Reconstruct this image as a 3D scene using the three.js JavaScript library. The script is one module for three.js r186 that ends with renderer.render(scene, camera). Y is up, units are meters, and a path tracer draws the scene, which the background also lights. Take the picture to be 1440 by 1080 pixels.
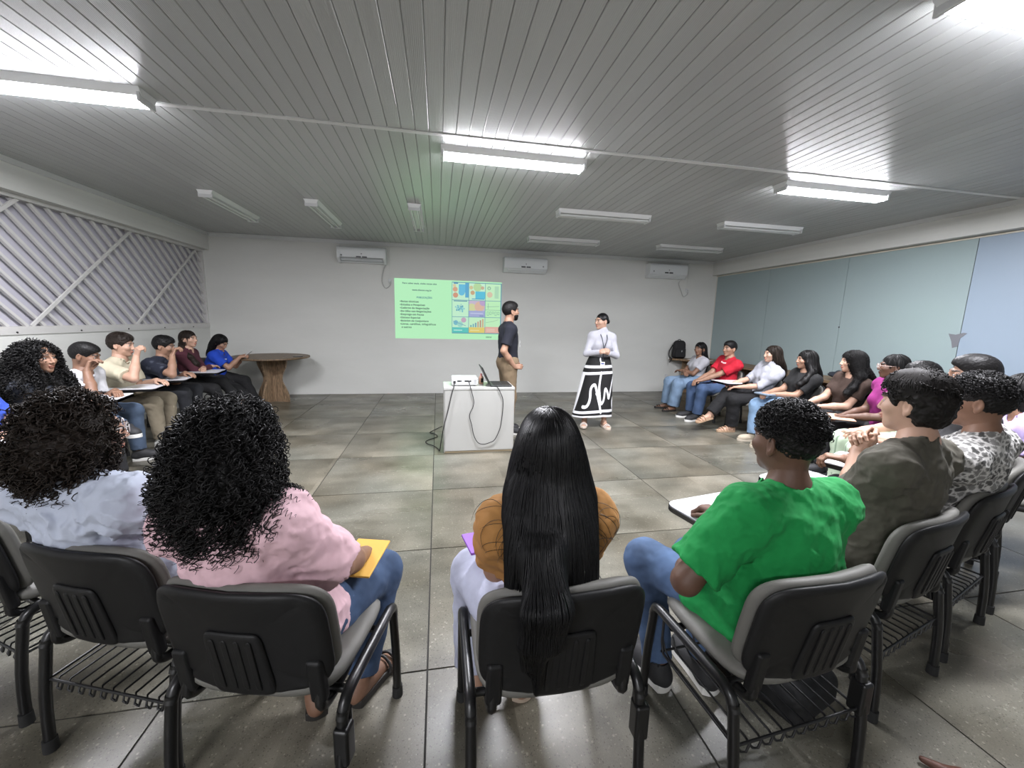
import * as THREE from 'three';
import { mergeGeometries, mergeVertices } from 'three/addons/utils/BufferGeometryUtils.js';
import { RoundedBoxGeometry } from 'three/addons/geometries/RoundedBoxGeometry.js';
import { RectAreaLightUniformsLib } from 'three/addons/lights/RectAreaLightUniformsLib.js';
import { ImprovedNoise } from 'three/addons/math/ImprovedNoise.js';

// ---------------------------------------------------------------- camera, lights, exposure
const scene = new THREE.Scene();
scene.background = new THREE.Color(0x20242a);
const camera = new THREE.PerspectiveCamera(2 * Math.atan(540 / 556.97) * 180 / Math.PI, 1440 / 1080, 0.05, 60);
{
  const right = new THREE.Vector3(0.9827, 0.0254, 0.1837), fwd = new THREE.Vector3(0.1834, -0.1580, -0.9703).normalize();
  right.addScaledVector(fwd, -right.dot(fwd)).normalize();
  const up = new THREE.Vector3().crossVectors(right, fwd);
  camera.position.set(0, 1.503, 0);
  camera.quaternion.setFromRotationMatrix(new THREE.Matrix4().makeBasis(right, up, fwd.clone().negate()));
  camera.updateMatrixWorld();
}
const renderer = new THREE.WebGLRenderer({ antialias: true });
renderer.toneMapping = THREE.LinearToneMapping;
renderer.toneMappingExposure = 1.0;
renderer.shadowMap.enabled = true;
RectAreaLightUniformsLib.init();
const TUBE_GLOW = 62, TUBE_LIGHT = 370;      // radiance of the lit tubes as seen / as light
const TUBE_COLOR = 0xf8f8ff;

// ---------------------------------------------------------------- helpers
let seed = 7;
const rnd = () => { seed = (seed * 1664525 + 1013904223) >>> 0; return seed / 4294967296; };
const rr = (a, b) => a + (b - a) * rnd();
const V = (x, y, z) => new THREE.Vector3(x, y, z);
const taken = {};
function numbered(n) { if (taken[n] === undefined) { taken[n] = 0; return n; } taken[n]++; return n + '_' + String(taken[n]).padStart(3, '0'); }
function tag(o, label, category, group, kind) { if (label) o.userData.label = label; if (category) o.userData.category = category; if (group) o.userData.group = group; if (kind) o.userData.kind = kind; return o; }
function thing(name, label, category, pos = [0, 0, 0], turn = 0, group) {
  const g = new THREE.Group(); g.name = numbered(name); g.position.set(...pos); g.rotation.y = turn; scene.add(g);
  return tag(g, label, category, group);
}
function part(name, geo, mat, parent) { const m = new THREE.Mesh(geo, mat); m.name = name; m.castShadow = m.receiveShadow = true; parent.add(m); return m; }
function structure(name, label, category) { const g = new THREE.Group(); g.name = name; scene.add(g); return tag(g, label, category, null, 'structure'); }
const box = (w, h, d, x = 0, y = 0, z = 0) => new THREE.BoxGeometry(w, h, d).translate(x, y, z);
const rbox = (w, h, d, r, x = 0, y = 0, z = 0, s = 2) => new RoundedBoxGeometry(w, h, d, s, r).translate(x, y, z);
const cyl = (r0, r1, h, x = 0, y = 0, z = 0, n = 16) => new THREE.CylinderGeometry(r1, r0, h, n).translate(x, y, z);
const boxAB = (x0, x1, y0, y1, z0, z1) => box(x1 - x0, y1 - y0, z1 - z0, (x0 + x1) / 2, (y0 + y1) / 2, (z0 + z1) / 2);
const path = (pts, r, n = 24, s = 8, tension = .5) => new THREE.TubeGeometry(new THREE.CatmullRomCurve3(pts.map(p => V(...p)), false, 'catmullrom', tension), n, r, s);
function polyTube(pts, r, bend = .04, n = 30, s = 8) {           // straight runs with rounded bends
  const cp = new THREE.CurvePath(), P = pts.map(p => V(...p)); let last = P[0];
  for (let i = 1; i < P.length - 1; i++) {
    const a = P[i].clone().add(P[i - 1].clone().sub(P[i]).setLength(Math.min(bend, P[i].distanceTo(P[i - 1]) * .49)));
    const b = P[i].clone().add(P[i + 1].clone().sub(P[i]).setLength(Math.min(bend, P[i].distanceTo(P[i + 1]) * .49)));
    cp.add(new THREE.LineCurve3(last, a)); cp.add(new THREE.QuadraticBezierCurve3(a, P[i], b)); last = b;
  }
  cp.add(new THREE.LineCurve3(last, P[P.length - 1]));
  return new THREE.TubeGeometry(cp, n, r, s);
}
const merge = gs => mergeGeometries(gs.map(g => { g = g.index ? g.toNonIndexed() : g; for (const k of Object.keys(g.attributes)) if (!['position', 'normal', 'uv'].includes(k)) g.deleteAttribute(k); return g; }));
const lin = (r, g, b) => new THREE.Color().setRGB(r, g, b);
const mat = (c, roughness = .7, extra = {}) => new THREE.MeshStandardMaterial({ color: c instanceof THREE.Color ? c : new THREE.Color(c), roughness, ...extra });
const pmat = (c, roughness = .5, extra = {}) => new THREE.MeshPhysicalMaterial({ color: c instanceof THREE.Color ? c : new THREE.Color(c), roughness, ...extra });

// ---- procedural textures
function hash2(x, y, s) { let h = (x * 374761393 + y * 668265263 + s * 2147483) | 0; h = (h ^ (h >>> 13)) * 1274126177 | 0; return ((h ^ (h >>> 16)) >>> 0) / 4294967296; }
function vnoise(x, y, per, s) {
  const xi = Math.floor(x), yi = Math.floor(y), fx = x - xi, fy = y - yi, w = v => v * v * (3 - 2 * v), m = v => ((v % per) + per) % per;
  const a = hash2(m(xi), m(yi), s), b = hash2(m(xi + 1), m(yi), s), c = hash2(m(xi), m(yi + 1), s), d = hash2(m(xi + 1), m(yi + 1), s), u = w(fx), v = w(fy);
  return a + (b - a) * u + (c - a) * v + (a - b - c + d) * u * v;
}
function fbm(u, v, per, oct, s) { let t = 0, a = .5, n = 0; for (let i = 0; i < oct; i++) { t += a * vnoise(u * per, v * per, per, s + i * 17); n += a; a *= .5; per *= 2; } return t / n; }
function dataTex(N, fn, srgb, rep = 1) {
  const d = new Uint8Array(N * N * 4);
  for (let j = 0; j < N; j++) for (let i = 0; i < N; i++) { const c = fn(i / N, j / N, i, j), k = (j * N + i) * 4; d[k] = c[0]; d[k + 1] = c[1]; d[k + 2] = c[2]; d[k + 3] = 255; }
  const t = new THREE.DataTexture(d, N, N); t.wrapS = t.wrapT = THREE.RepeatWrapping; t.magFilter = THREE.LinearFilter; t.minFilter = THREE.LinearMipmapLinearFilter; t.generateMipmaps = true;
  if (srgb) t.colorSpace = THREE.SRGBColorSpace; t.repeat.set(rep, rep); t.needsUpdate = true; return t;
}
const cl = v => v < 0 ? 0 : v > 255 ? 255 : v;
function canvasTex(w, h, draw) { const c = document.createElement('canvas'); c.width = w; c.height = h; draw(c.getContext('2d'), w, h); const t = new THREE.CanvasTexture(c); t.colorSpace = THREE.SRGBColorSpace; t.magFilter = THREE.LinearFilter; return t; }

// terrazzo: grey-brown binder, pale and dark chips, cloudy wear with streaks; 2 m repeat
const TZ = 1024;
const tzMap = dataTex(TZ, (u, v, i, j) => {
  const cloud = fbm(u, v, 7, 5, 3), streak = fbm(u * .5 + 7, v * 3, 4, 4, 11), warm = fbm(u, v, 3, 3, 29);
  let b = 116 + (cloud - .5) * 66 + (streak - .5) * 46;
  const c = hash2(i >> 1, j >> 1, 5), c2 = hash2((i + 1) >> 2, j >> 2, 9), fine = (hash2(i, j, 2) - .5) * 18;
  b += fine; if (c > .972) b += 44 * hash2(i >> 1, j >> 1, 6); else if (c < .03) b -= 34; if (c2 > .988) b += 36;
  return [cl(b + (warm - .5) * 10 + 2), cl(b), cl(b - 9 - (warm - .5) * 9)];
}, true);
const tzRough = dataTex(512, (u, v) => { const s = fbm(u, v * 2, 4, 5, 41), g = cl(255 * (.30 + .34 * (s - .35))); return [g, g, g]; }, false);
const plasterBump = dataTex(512, (u, v, i, j) => { const g = cl(255 * (.55 * fbm(u, v, 8, 5, 13) + .3 * fbm(u, v, 64, 2, 19) + .1 * hash2(i, j, 3))); return [g, g, g]; }, false);
const plasterMap = dataTex(512, (u, v) => { const g = 236 + (fbm(u, v, 5, 5, 61) - .5) * 22; return [cl(g), cl(g), cl(g - 2)]; }, true);
const ribBump = dataTex(256, (u, v) => { const g = 255 * (.5 + .5 * Math.sin(u * Math.PI * 2 * 10)); return [g, g, g]; }, false);
const woodMap = dataTex(512, (u, v) => { const g = fbm(u * 2, v * .25, 8, 5, 71), s = fbm(u * 8, v * .5, 8, 3, 77), k = .5 + .5 * Math.sin((g * 7 + u * 2) * 6.283); const b = .62 + .22 * k + .3 * (s - .5); return [cl(152 * b + 20), cl(128 * b + 16), cl(102 * b + 12)]; }, true);

// ---- shared materials
const M = {
  wall: mat(lin(.77, .775, .75), .85, { map: plasterMap, bumpMap: plasterBump, bumpScale: .003 }),
  ceiling: pmat(lin(.40, .41, .40), .26, { bumpMap: ribBump, bumpScale: .0006, specularIntensity: .8 }),
  white: mat(lin(.6, .61, .6), .45), whiteGloss: pmat(lin(.58, .59, .59), .28),
  black: pmat(lin(.007, .007, .0075), .34), blackPlastic: pmat(lin(.0085, .0085, .009), .5, { specularIntensity: .6 }), rubber: mat(lin(.012, .012, .012), .8),
  seat: mat(lin(.135, .132, .118), .6), wire: pmat(lin(.014, .014, .015), .4),
  joint: mat(lin(.035, .033, .03), .9), frameMetal: mat(lin(.52, .52, .49), .5), dark: mat(lin(.01, .01, .011), .6),
  wood: mat(lin(1, 1, 1), .5, { map: woodMap }), tablet: pmat(lin(.68, .69, .72), .3), paper: mat(lin(.78, .78, .76), .9),
  cable: mat(lin(.015, .015, .015), .6), whiteCable: mat(lin(.5, .5, .48), .6),
};

// ---------------------------------------------------------------- room shell
const X0 = -4.06, X1 = 6.12, ZB = -8.11, ZF = 3.2, CH = 2.89;
{
  const f = structure('floor', 'grey speckled terrazzo floor of large cast panels with thin dark joints', 'floor');
  part('floor_base', boxAB(X0 - .3, X1 + .3, -.2, -.004, ZB - .3, ZF + .3), M.joint, f);
  const mats = []; for (let i = 0; i < 5; i++) {
    const m = tzMap.clone(); m.offset.set(i * .23, i * .37); m.repeat.set(.5, .5); const r = tzRough.clone(); r.repeat.set(.33, .33); r.offset.set(i * .31, i * .17);
    const k = [1, .97, 1.03, .985, 1.015][i]; mats.push(pmat(lin(.69 * k, .665 * k, .61 * k), 1, { map: m, roughnessMap: r }));
  }
  const geos = {};
  const xs = [X0]; for (let n = -4; n <= 7; n++) { const x = n * 1 - .051; if (x > X0 + .05 && x < X1 - .05) xs.push(x); } xs.push(X1);
  const zs = [ZB]; for (let n = 7; n >= -6; n--) { const z = -(1.533 + n * .93); if (z > ZB + .05 && z < ZF - .05) zs.push(z); } zs.push(ZF);
  for (let i = 0; i < xs.length - 1; i++) for (let j = 0; j < zs.length - 1; j++) {
    const w = xs[i + 1] - xs[i] - .008, d = zs[j + 1] - zs[j] - .008, key = w.toFixed(3) + d.toFixed(3);
    if (!geos[key]) { const g = box(w, .02, d, 0, -.01, 0), p = g.attributes.position, uv = g.attributes.uv; for (let k = 0; k < p.count; k++) uv.setXY(k, p.getX(k), p.getZ(k)); geos[key] = g; }
    const m = part('floor_panel', geos[key], mats[Math.floor(rnd() * 5)], f); m.position.set((xs[i] + xs[i + 1]) / 2, 0, (zs[j] + zs[j + 1]) / 2); if (rnd() < .5) m.rotation.y = Math.PI;
  }
}
{
  const c = structure('ceiling', 'pale grey plastic strip ceiling with narrow grooved boards', 'ceiling');
  part('ceiling_slab', boxAB(X0 - .3, X1 + .3, CH + .012, CH + .2, ZB - .3, ZF + .3), M.white, c);
  const strip = L => {
    const h = .0488, s = new THREE.Shape([[-h, .011], [-h, .0035], [-h + .004, 0], [h - .004, 0], [h, .0035], [h, .011]].map(p => new THREE.Vector2(...p)));
    const g = new THREE.ExtrudeGeometry(s, { depth: L, bevelEnabled: false }), p = g.attributes.position, uv = g.attributes.uv;
    for (let k = 0; k < p.count; k++) uv.setXY(k, (p.getX(k) + .05) / .1, p.getZ(k) / .5); return g;
  };
  const gA = strip(-3.335 - ZB), gB = strip(ZF + 3.325);
  const cm = [1, .96, 1.03].map(k => { const m = M.ceiling.clone(); m.color.multiplyScalar(k); return m; });
  for (let i = 0; i < 102; i++) {
    const x = X0 + .05 + i * .1;
    part('ceiling_strip', gA, cm[Math.floor(rnd() * 3)], c).position.set(x, CH + rr(-.0006, .0006), ZB);
    part('ceiling_strip', gB, cm[Math.floor(rnd() * 3)], c).position.set(x, CH + rr(-.0006, .0006), -3.325);
  }
  part('ceiling_joint', boxAB(X0, X1, CH - .006, CH + .012, -3.352, -3.308), M.white, c);
}
{
  const w = structure('wall_back', 'off-white painted plaster wall behind the presenters', 'wall');
  part('wall_panel', boxAB(X0 - .3, X1 + .3, 0, CH + .1, ZB - .2, ZB), M.wall, w);
  const cove = structure('trim_1', 'thin white cornice along the back wall', 'trim');
  part('cornice', boxAB(X0, X1, CH - .06, CH, ZB, ZB + .025), M.white, cove);
  part('cornice', boxAB(X0, X1, CH - .025, CH, ZB + .02, ZB + .05), M.white, cove);
  const fr = structure('wall_front', 'plaster wall behind the camera', 'wall');
  part('wall_panel', boxAB(X0 - .3, X1 + .3, 0, CH + .1, ZF, ZF + .2), M.wall, fr);
  const l = structure('wall_left', 'pale painted wall with a ceiling beam above the slatted window', 'wall');
  part('lower_wall', boxAB(X0 - .2, X0, 0, 1.245, ZB, ZF), M.wall, l);
  part('beam', boxAB(X0 - .2, X0 + .11, 2.6, CH + .1, ZB, ZF), M.wall, l);
  part('cornice', boxAB(X0 + .11, X0 + .135, CH - .05, CH, ZB, ZF), M.white, l);
  part('outer_wall', boxAB(X0 - .32, X0 - .2, 0, CH + .1, ZB, ZF), M.wall, l);
  const r = structure('wall_right', 'pale painted wall and beam around the frosted glass partition', 'wall');
  part('lower_wall', boxAB(X1, X1 + .2, 0, .4, ZB, ZF), M.wall, r);
  part('beam', boxAB(X1 - .12, X1 + .2, 2.6, CH + .1, ZB, ZF), M.wall, r);
  part('cornice', boxAB(X1 - .145, X1 - .12, CH - .05, CH, ZB, ZF), M.white, r);
  part('outer_wall', boxAB(X1 + .2, X1 + .32, 0, CH + .1, ZB, ZF), M.wall, r);
}
{ // slatted window on the left
  const w = structure('window_1', 'long window with diagonal white slats over a lilac grey film', 'window');
  const film = mat(lin(.50, .49, .55), .55), sl = mat(lin(.60, .59, .57), .5);
  part('film_panel', boxAB(X0 - .09, X0 - .08, 1.3, 2.6, ZB, ZF), film, w);
  part('sill', boxAB(X0 - .08, X0 + .012, 1.245, 1.325, ZB, ZF), sl, w);
  part('top_rail', boxAB(X0 - .08, X0 + .008, 2.565, 2.605, ZB, ZF), sl, w);
  part('top_rail', boxAB(X0 + .0, X0 + .02, 2.558, 2.566, ZB, ZF), M.frameMetal, w);
  part('end_post', boxAB(X0 - .08, X0 + .006, 1.325, 2.565, ZB, ZB + .035), sl, w);
  const H = 1.24, DZ = 1.28, L = Math.hypot(H, DZ), g = box(.03, L, .028), a = Math.atan2(DZ, H);
  const put = (zt, geo, x, sgn) => { const m = part('slat', geo, sl, w); m.position.set(x, 1.945, zt - sgn * DZ / 2); m.rotation.x = sgn * a; return m; };
  for (let k = 0; k < 62; k++) {
    const zt = ZB + 1.15 + .187 * (k - 6), z0 = zt, z1 = zt - DZ;              // top end and bottom end
    if (z0 < ZB + .06 || z1 > ZF - .05) continue;
    if (z1 >= ZB + .03 && z0 <= ZF) put(zt, g, X0 - .03, 1);
    else { // shortened at a corner
      const zb = Math.max(z1, ZB + .03), zt2 = Math.min(z0, ZF), f = z => 2.565 - (zt - z) / DZ * H, ya = f(zb), yb = f(zt2), LL = Math.hypot(yb - ya, zt2 - zb);
      const m = part('slat', box(.03, LL, .028), sl, w); m.position.set(X0 - .03, (ya + yb) / 2, (zb + zt2) / 2); m.rotation.x = a;
    }
  }
  for (const [zt, zb] of [[-6.443, -4.898], [-7.918, -6.357], [-4.96, -3.4]]) { const LL = Math.hypot(H, zb - zt), m = part('cross_bar', box(.018, LL, .032), sl, w); m.position.set(X0 - .008, 1.945, (zt + zb) / 2); m.rotation.x = -Math.atan2(zb - zt, H); }
  for (let z = -7.6; z < 3; z += .72) part('screw', new THREE.CylinderGeometry(.008, .008, .012, 8).rotateZ(Math.PI / 2).translate(X0 + .014, 1.268, z), M.dark, w);
}
{ // frosted glass partition on the right
  const w = structure('window_2', 'long frosted blue-green glass partition in four tall panes', 'window');
  const tealGlass = pmat(lin(.30, .375, .38), .42, { clearcoat: .5, clearcoatRoughness: .12 }), blueGlass = pmat(lin(.29, .36, .44), .42, { clearcoat: .5, clearcoatRoughness: .12 });   // two tints: blue-green beyond the torn patch, blue on the near side
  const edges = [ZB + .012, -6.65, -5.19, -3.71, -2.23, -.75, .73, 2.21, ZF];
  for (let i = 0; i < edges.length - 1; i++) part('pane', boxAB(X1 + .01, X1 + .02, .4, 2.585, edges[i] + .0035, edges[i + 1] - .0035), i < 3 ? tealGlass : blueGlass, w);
  part('backing', boxAB(X1 + .03, X1 + .05, .4, 2.6, ZB, ZF), M.frameMetal, w);
  part('top_channel', boxAB(X1 - .004, X1 + .02, 2.575, 2.592, ZB, ZF), mat(lin(.62, .58, .48), .4), w);
  part('end_channel', boxAB(X1 - .004, X1 + .02, .4, 2.58, ZB, ZB + .012), mat(lin(.62, .6, .54), .4), w);
  const t = new THREE.Shape([[-.09, .06], [-.02, .05], [.05, .075], [.085, .07], [.03, .01], [.02, -.09], [-.03, -.11], [-.05, -.03]].map(p => new THREE.Vector2(p[0], p[1])));
  const torn = part('torn_film', new THREE.ExtrudeGeometry(t, { depth: .002, bevelEnabled: false }), mat(lin(.16, .165, .18), .7), w); torn.rotation.y = -Math.PI / 2; torn.position.set(X1 + .008, 1.42, -3.73); torn.userData.label = 'grey torn patch of film';
  part('pin', new THREE.SphereGeometry(.011, 10, 8).translate(X1 + .008, 1.53, -5.19), M.dark, w);
}
// ---------------------------------------------------------------- ceiling lamps
{
  const tubeLit = new THREE.MeshStandardMaterial({ color: 0xffffff, emissive: new THREE.Color(TUBE_COLOR), emissiveIntensity: TUBE_GLOW, roughness: .4 });
  const tubeOff = pmat(lin(.66, .68, .66), .25);
  const tray = new THREE.ExtrudeGeometry(new THREE.Shape([[-.085, 0], [.085, 0], [.06, -.045], [-.06, -.045]].map(p => new THREE.Vector2(...p))), { depth: 1.24, bevelEnabled: false }).translate(0, 0, -.62).rotateY(Math.PI / 2);
  const cap = rbox(.022, .055, .15, .006, 0, -.052, 0), tb = new THREE.CylinderGeometry(.014, .014, 1.19, 12).rotateZ(Math.PI / 2);
  const lampBody = mat(lin(.74, .75, .74), .4);
  const lamp = (x, z, along, lit, label, group) => {
    const g = thing('ceiling_lamp', label, 'lamp', [x, CH - .001, z], along === 'z' ? Math.PI / 2 : 0, group);
    part('tray', tray, lampBody, g);
    for (const s of [-1, 1]) { part('end_cap', cap, M.whiteGloss, g).position.x = s * .606; const t = part('tube', tb, lit ? tubeLit : tubeOff, g); t.position.set(0, -.066, s * .035); }
    if (lit) { const l = new THREE.RectAreaLight(TUBE_COLOR, TUBE_LIGHT, 1.19, .10); l.position.set(x, CH - .088, z); l.rotation.x = -Math.PI / 2; scene.add(l); l.name = 'tube_light'; }
  };
  lamp(-2.45, -3.2, 'x', 1, 'lit white twin-tube ceiling lamp beside the slatted window');
  lamp(.65, -3.58, 'x', 1, 'lit white twin-tube ceiling lamp above the open floor, just past the ceiling seam');
  lamp(3.9, -3.58, 'x', 1, 'lit white twin-tube ceiling lamp near the frosted glass partition');
  lamp(2.68, -1.48, 'x', 1, 'lit white twin-tube ceiling lamp over the curved row of chairs');
  lamp(-2.0, 2.2, 'x', 1, 'lit twin-tube ceiling lamp in the rear half of the room, behind the front row');
  lamp(-2.61, -5.99, 'z', 0, 'unlit twin-tube ceiling lamp set lengthwise beside the window beam');
  lamp(-1.5, -6.05, 'z', 0, 'unlit twin-tube ceiling lamp set lengthwise, second from the window beam');
  lamp(-.28, -5.9, 'z', 0, 'unlit twin-tube ceiling lamp set lengthwise above the projected slide');
  lamp(2.1, -5.06, 'x', 0, 'unlit crosswise ceiling lamp above the standing presenters');
  lamp(2.1, -6.74, 'x', 0, 'unlit crosswise ceiling lamp before the middle air conditioner');
  lamp(4.4, -5.05, 'x', 0, 'unlit crosswise ceiling lamp above the seated row by the glass');
  lamp(4.45, -6.7, 'x', 0, 'unlit crosswise ceiling lamp before the air conditioner beside the glass');
}
// ---------------------------------------------------------------- things on the back wall
{
  const slide = canvasTex(1480, 816, (c, w, h) => {
    const g = '#bbf6c4'; c.fillStyle = g; c.fillRect(0, 0, w, h);
    c.fillStyle = '#2f4a5c'; c.font = 'bold 29px sans-serif'; c.textBaseline = 'alphabetic';
    c.fillText('Para saber mais, visite nosso site', 105, 72); c.fillText('www.dieese.org.br', 235, 160);
    c.fillStyle = '#3c7d92'; c.font = 'bold 32px sans-serif'; c.fillText('PUBLICAÇÕES', 292, 260);
    c.fillStyle = '#2c4a48'; c.font = 'bold 34px sans-serif';
    ['•Notas técnicas', '•Estudos e Pesquisas', '•Caderno de Negociação', '•De Olho nas Negociações', '•Emprego em Pauta', '•Síntese Especial', '•Boletim de Conjuntura', '•Livros, cartilhas, infográficos', '  e outros'].forEach((t, i) => c.fillText(t, 68, 320 + i * 44));
    const X = [782, 1016, 1250, 1474], Y = [28, 268, 502, 728];
    c.fillStyle = '#3f7fa0'; c.fillRect(776, 18, 704, 716);
    const cell = (i, j, f) => { c.save(); c.beginPath(); c.rect(X[i], Y[j], X[i + 1] - X[i] - 7, Y[j + 1] - Y[j] - 7); c.clip(); c.translate(X[i], Y[j]); f(X[i + 1] - X[i] - 7, Y[j + 1] - Y[j] - 7); c.restore(); };
    const F = (col, x, y, ww, hh) => { c.fillStyle = col; c.fillRect(x, y, ww, hh); }, B = (col, x, y, r) => { c.fillStyle = col; c.beginPath(); c.arc(x, y, r, 0, 7); c.fill(); };
    cell(0, 0, (a, b) => { F('#c6f2cf', 0, 0, a, b); F('#48aee2', 90, 20, 140, 110); B('#48aee2', 130, 130, 44); F('#3b93d0', 180, 0, 50, 200); B('#e08a6c', 40, 90, 34); B('#d97a5c', 45, 170, 36); B('#e6c08e', 30, 40, 22); F('#2f6fae', 20, 0, 60, 16); });
    cell(1, 0, (a, b) => { F('#ccf4d2', 0, 0, a, b); F('#38b3e0', 90, 110, 140, 100); B('#cf8f62', 50, 130, 30); B('#d9b680', 30, 60, 26); B('#b3d58e', 120, 50, 60); B('#cf9a7a', 190, 60, 24); F('#2f86c0', 40, 210, 180, 12); });
    cell(2, 0, (a, b) => { F('#c8f3bd', 0, 0, a, b); B('#7fae8e', 50, 60, 26); F('#c8f3bd', 40, 50, 20, 24); B('#e2b79a', 60, 150, 40); F('#a6d7ae', 130, 30, 60, 170); });
    cell(0, 1, (a, b) => { F('#c4f4cb', 0, 0, a, b); F('#2d6a94', 20, 4, 190, 12); for (let k = 0; k < 26; k++) B(['#5fb0c8', '#7fc6cf', '#3f8fb4', '#9ed6c8'][k % 4], 110 + Math.cos(k * 2.4) * k * 2.6, 110 + Math.sin(k * 2.4) * k * 2.2, 12); });
    cell(1, 1, (a, b) => { F('#c9a6cf', 0, 0, a, 140); B('#d9cf8a', 40, 100, 60); B('#e6a48f', 150, 80, 70); B('#b98ac8', 200, 20, 50); F('#9a95d6', 0, 140, a, b); F('#c3bff0', 20, 170, 180, 14); F('#4d57a6', 150, 206, 60, 10); });
    cell(2, 1, (a, b) => { F('#bdf3b4', 0, 0, a, b); c.strokeStyle = '#5f9a86'; c.lineWidth = 5; c.beginPath(); c.moveTo(20, 80); c.lineTo(200, 70); c.moveTo(40, 30); c.lineTo(40, 110); c.stroke(); F('#5f9a86', 0, 122, a, 5); for (let k = 0; k < 5; k++) c.strokeRect(25 + k * 38, 150, 22, 50 - (k % 3) * 12); });
    cell(0, 2, (a, b) => { F('#c2f1cc', 0, 0, a, b); F('#36b8b4', 0, 145, a, b); B('#58a9c4', 50, 80, 34); B('#c58fb4', 160, 40, 36); B('#8fd0c4', 110, 100, 40); c.strokeStyle = '#5a8fb0'; c.lineWidth = 8; c.beginPath(); c.moveTo(10, 60); c.lineTo(190, 120); c.stroke(); F('#d6fff0', 20, 180, 120, 10); });
    cell(1, 2, (a, b) => { F('#c6f2c0', 0, 0, a, b); F('#f0c24a', 0, 140, a, b); [30, 46, 62, 80, 100, 118].forEach((hh, k) => F(['#4f8fa4', '#5a9ab0', '#5b7fa4', '#c9806c', '#b86a5c', '#d48f6a'][k], 20 + k * 34, 138 - hh, 20, hh)); F('#fbe6a4', 20, 178, 130, 10); });
    cell(2, 2, (a, b) => { F('#c0f3b6', 0, 0, a, b); F('#f09a8c', 0, 130, a, b); c.strokeStyle = '#7fae8a'; c.lineWidth = 5; c.beginPath(); c.moveTo(10, 70); c.lineTo(120, 50); c.lineTo(190, 24); c.stroke(); F('#f9d0c6', 20, 160, 120, 8); F('#f9d0c6', 20, 184, 120, 8); });
    c.fillStyle = 'rgba(205,240,225,.3)'; c.fillRect(776, 18, 704, 716); c.fillStyle = '#3f6a5a'; c.font = 'bold 26px sans-serif'; c.fillText('DIEESE', 1262, 790);
  });
  const sm = new THREE.MeshStandardMaterial({ color: 0x000000, emissive: 0xffffff, emissiveMap: slide, emissiveIntensity: .92, roughness: .9 });
  const s = new THREE.Mesh(new THREE.PlaneGeometry(2.09, 1.15), sm); s.name = 'projected_slide'; s.position.set(.225, 1.68, ZB + .004); s.receiveShadow = true; scene.add(s);
  tag(s, 'bright green projected slide with a text list and nine small covers', 'projection');
  const l = new THREE.RectAreaLight(0xc4f4b8, .5, 2.05, 1.1); l.position.set(.225, 1.68, ZB + .02); l.rotation.y = Math.PI; l.name = 'slide_light'; scene.add(l);
}
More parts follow.
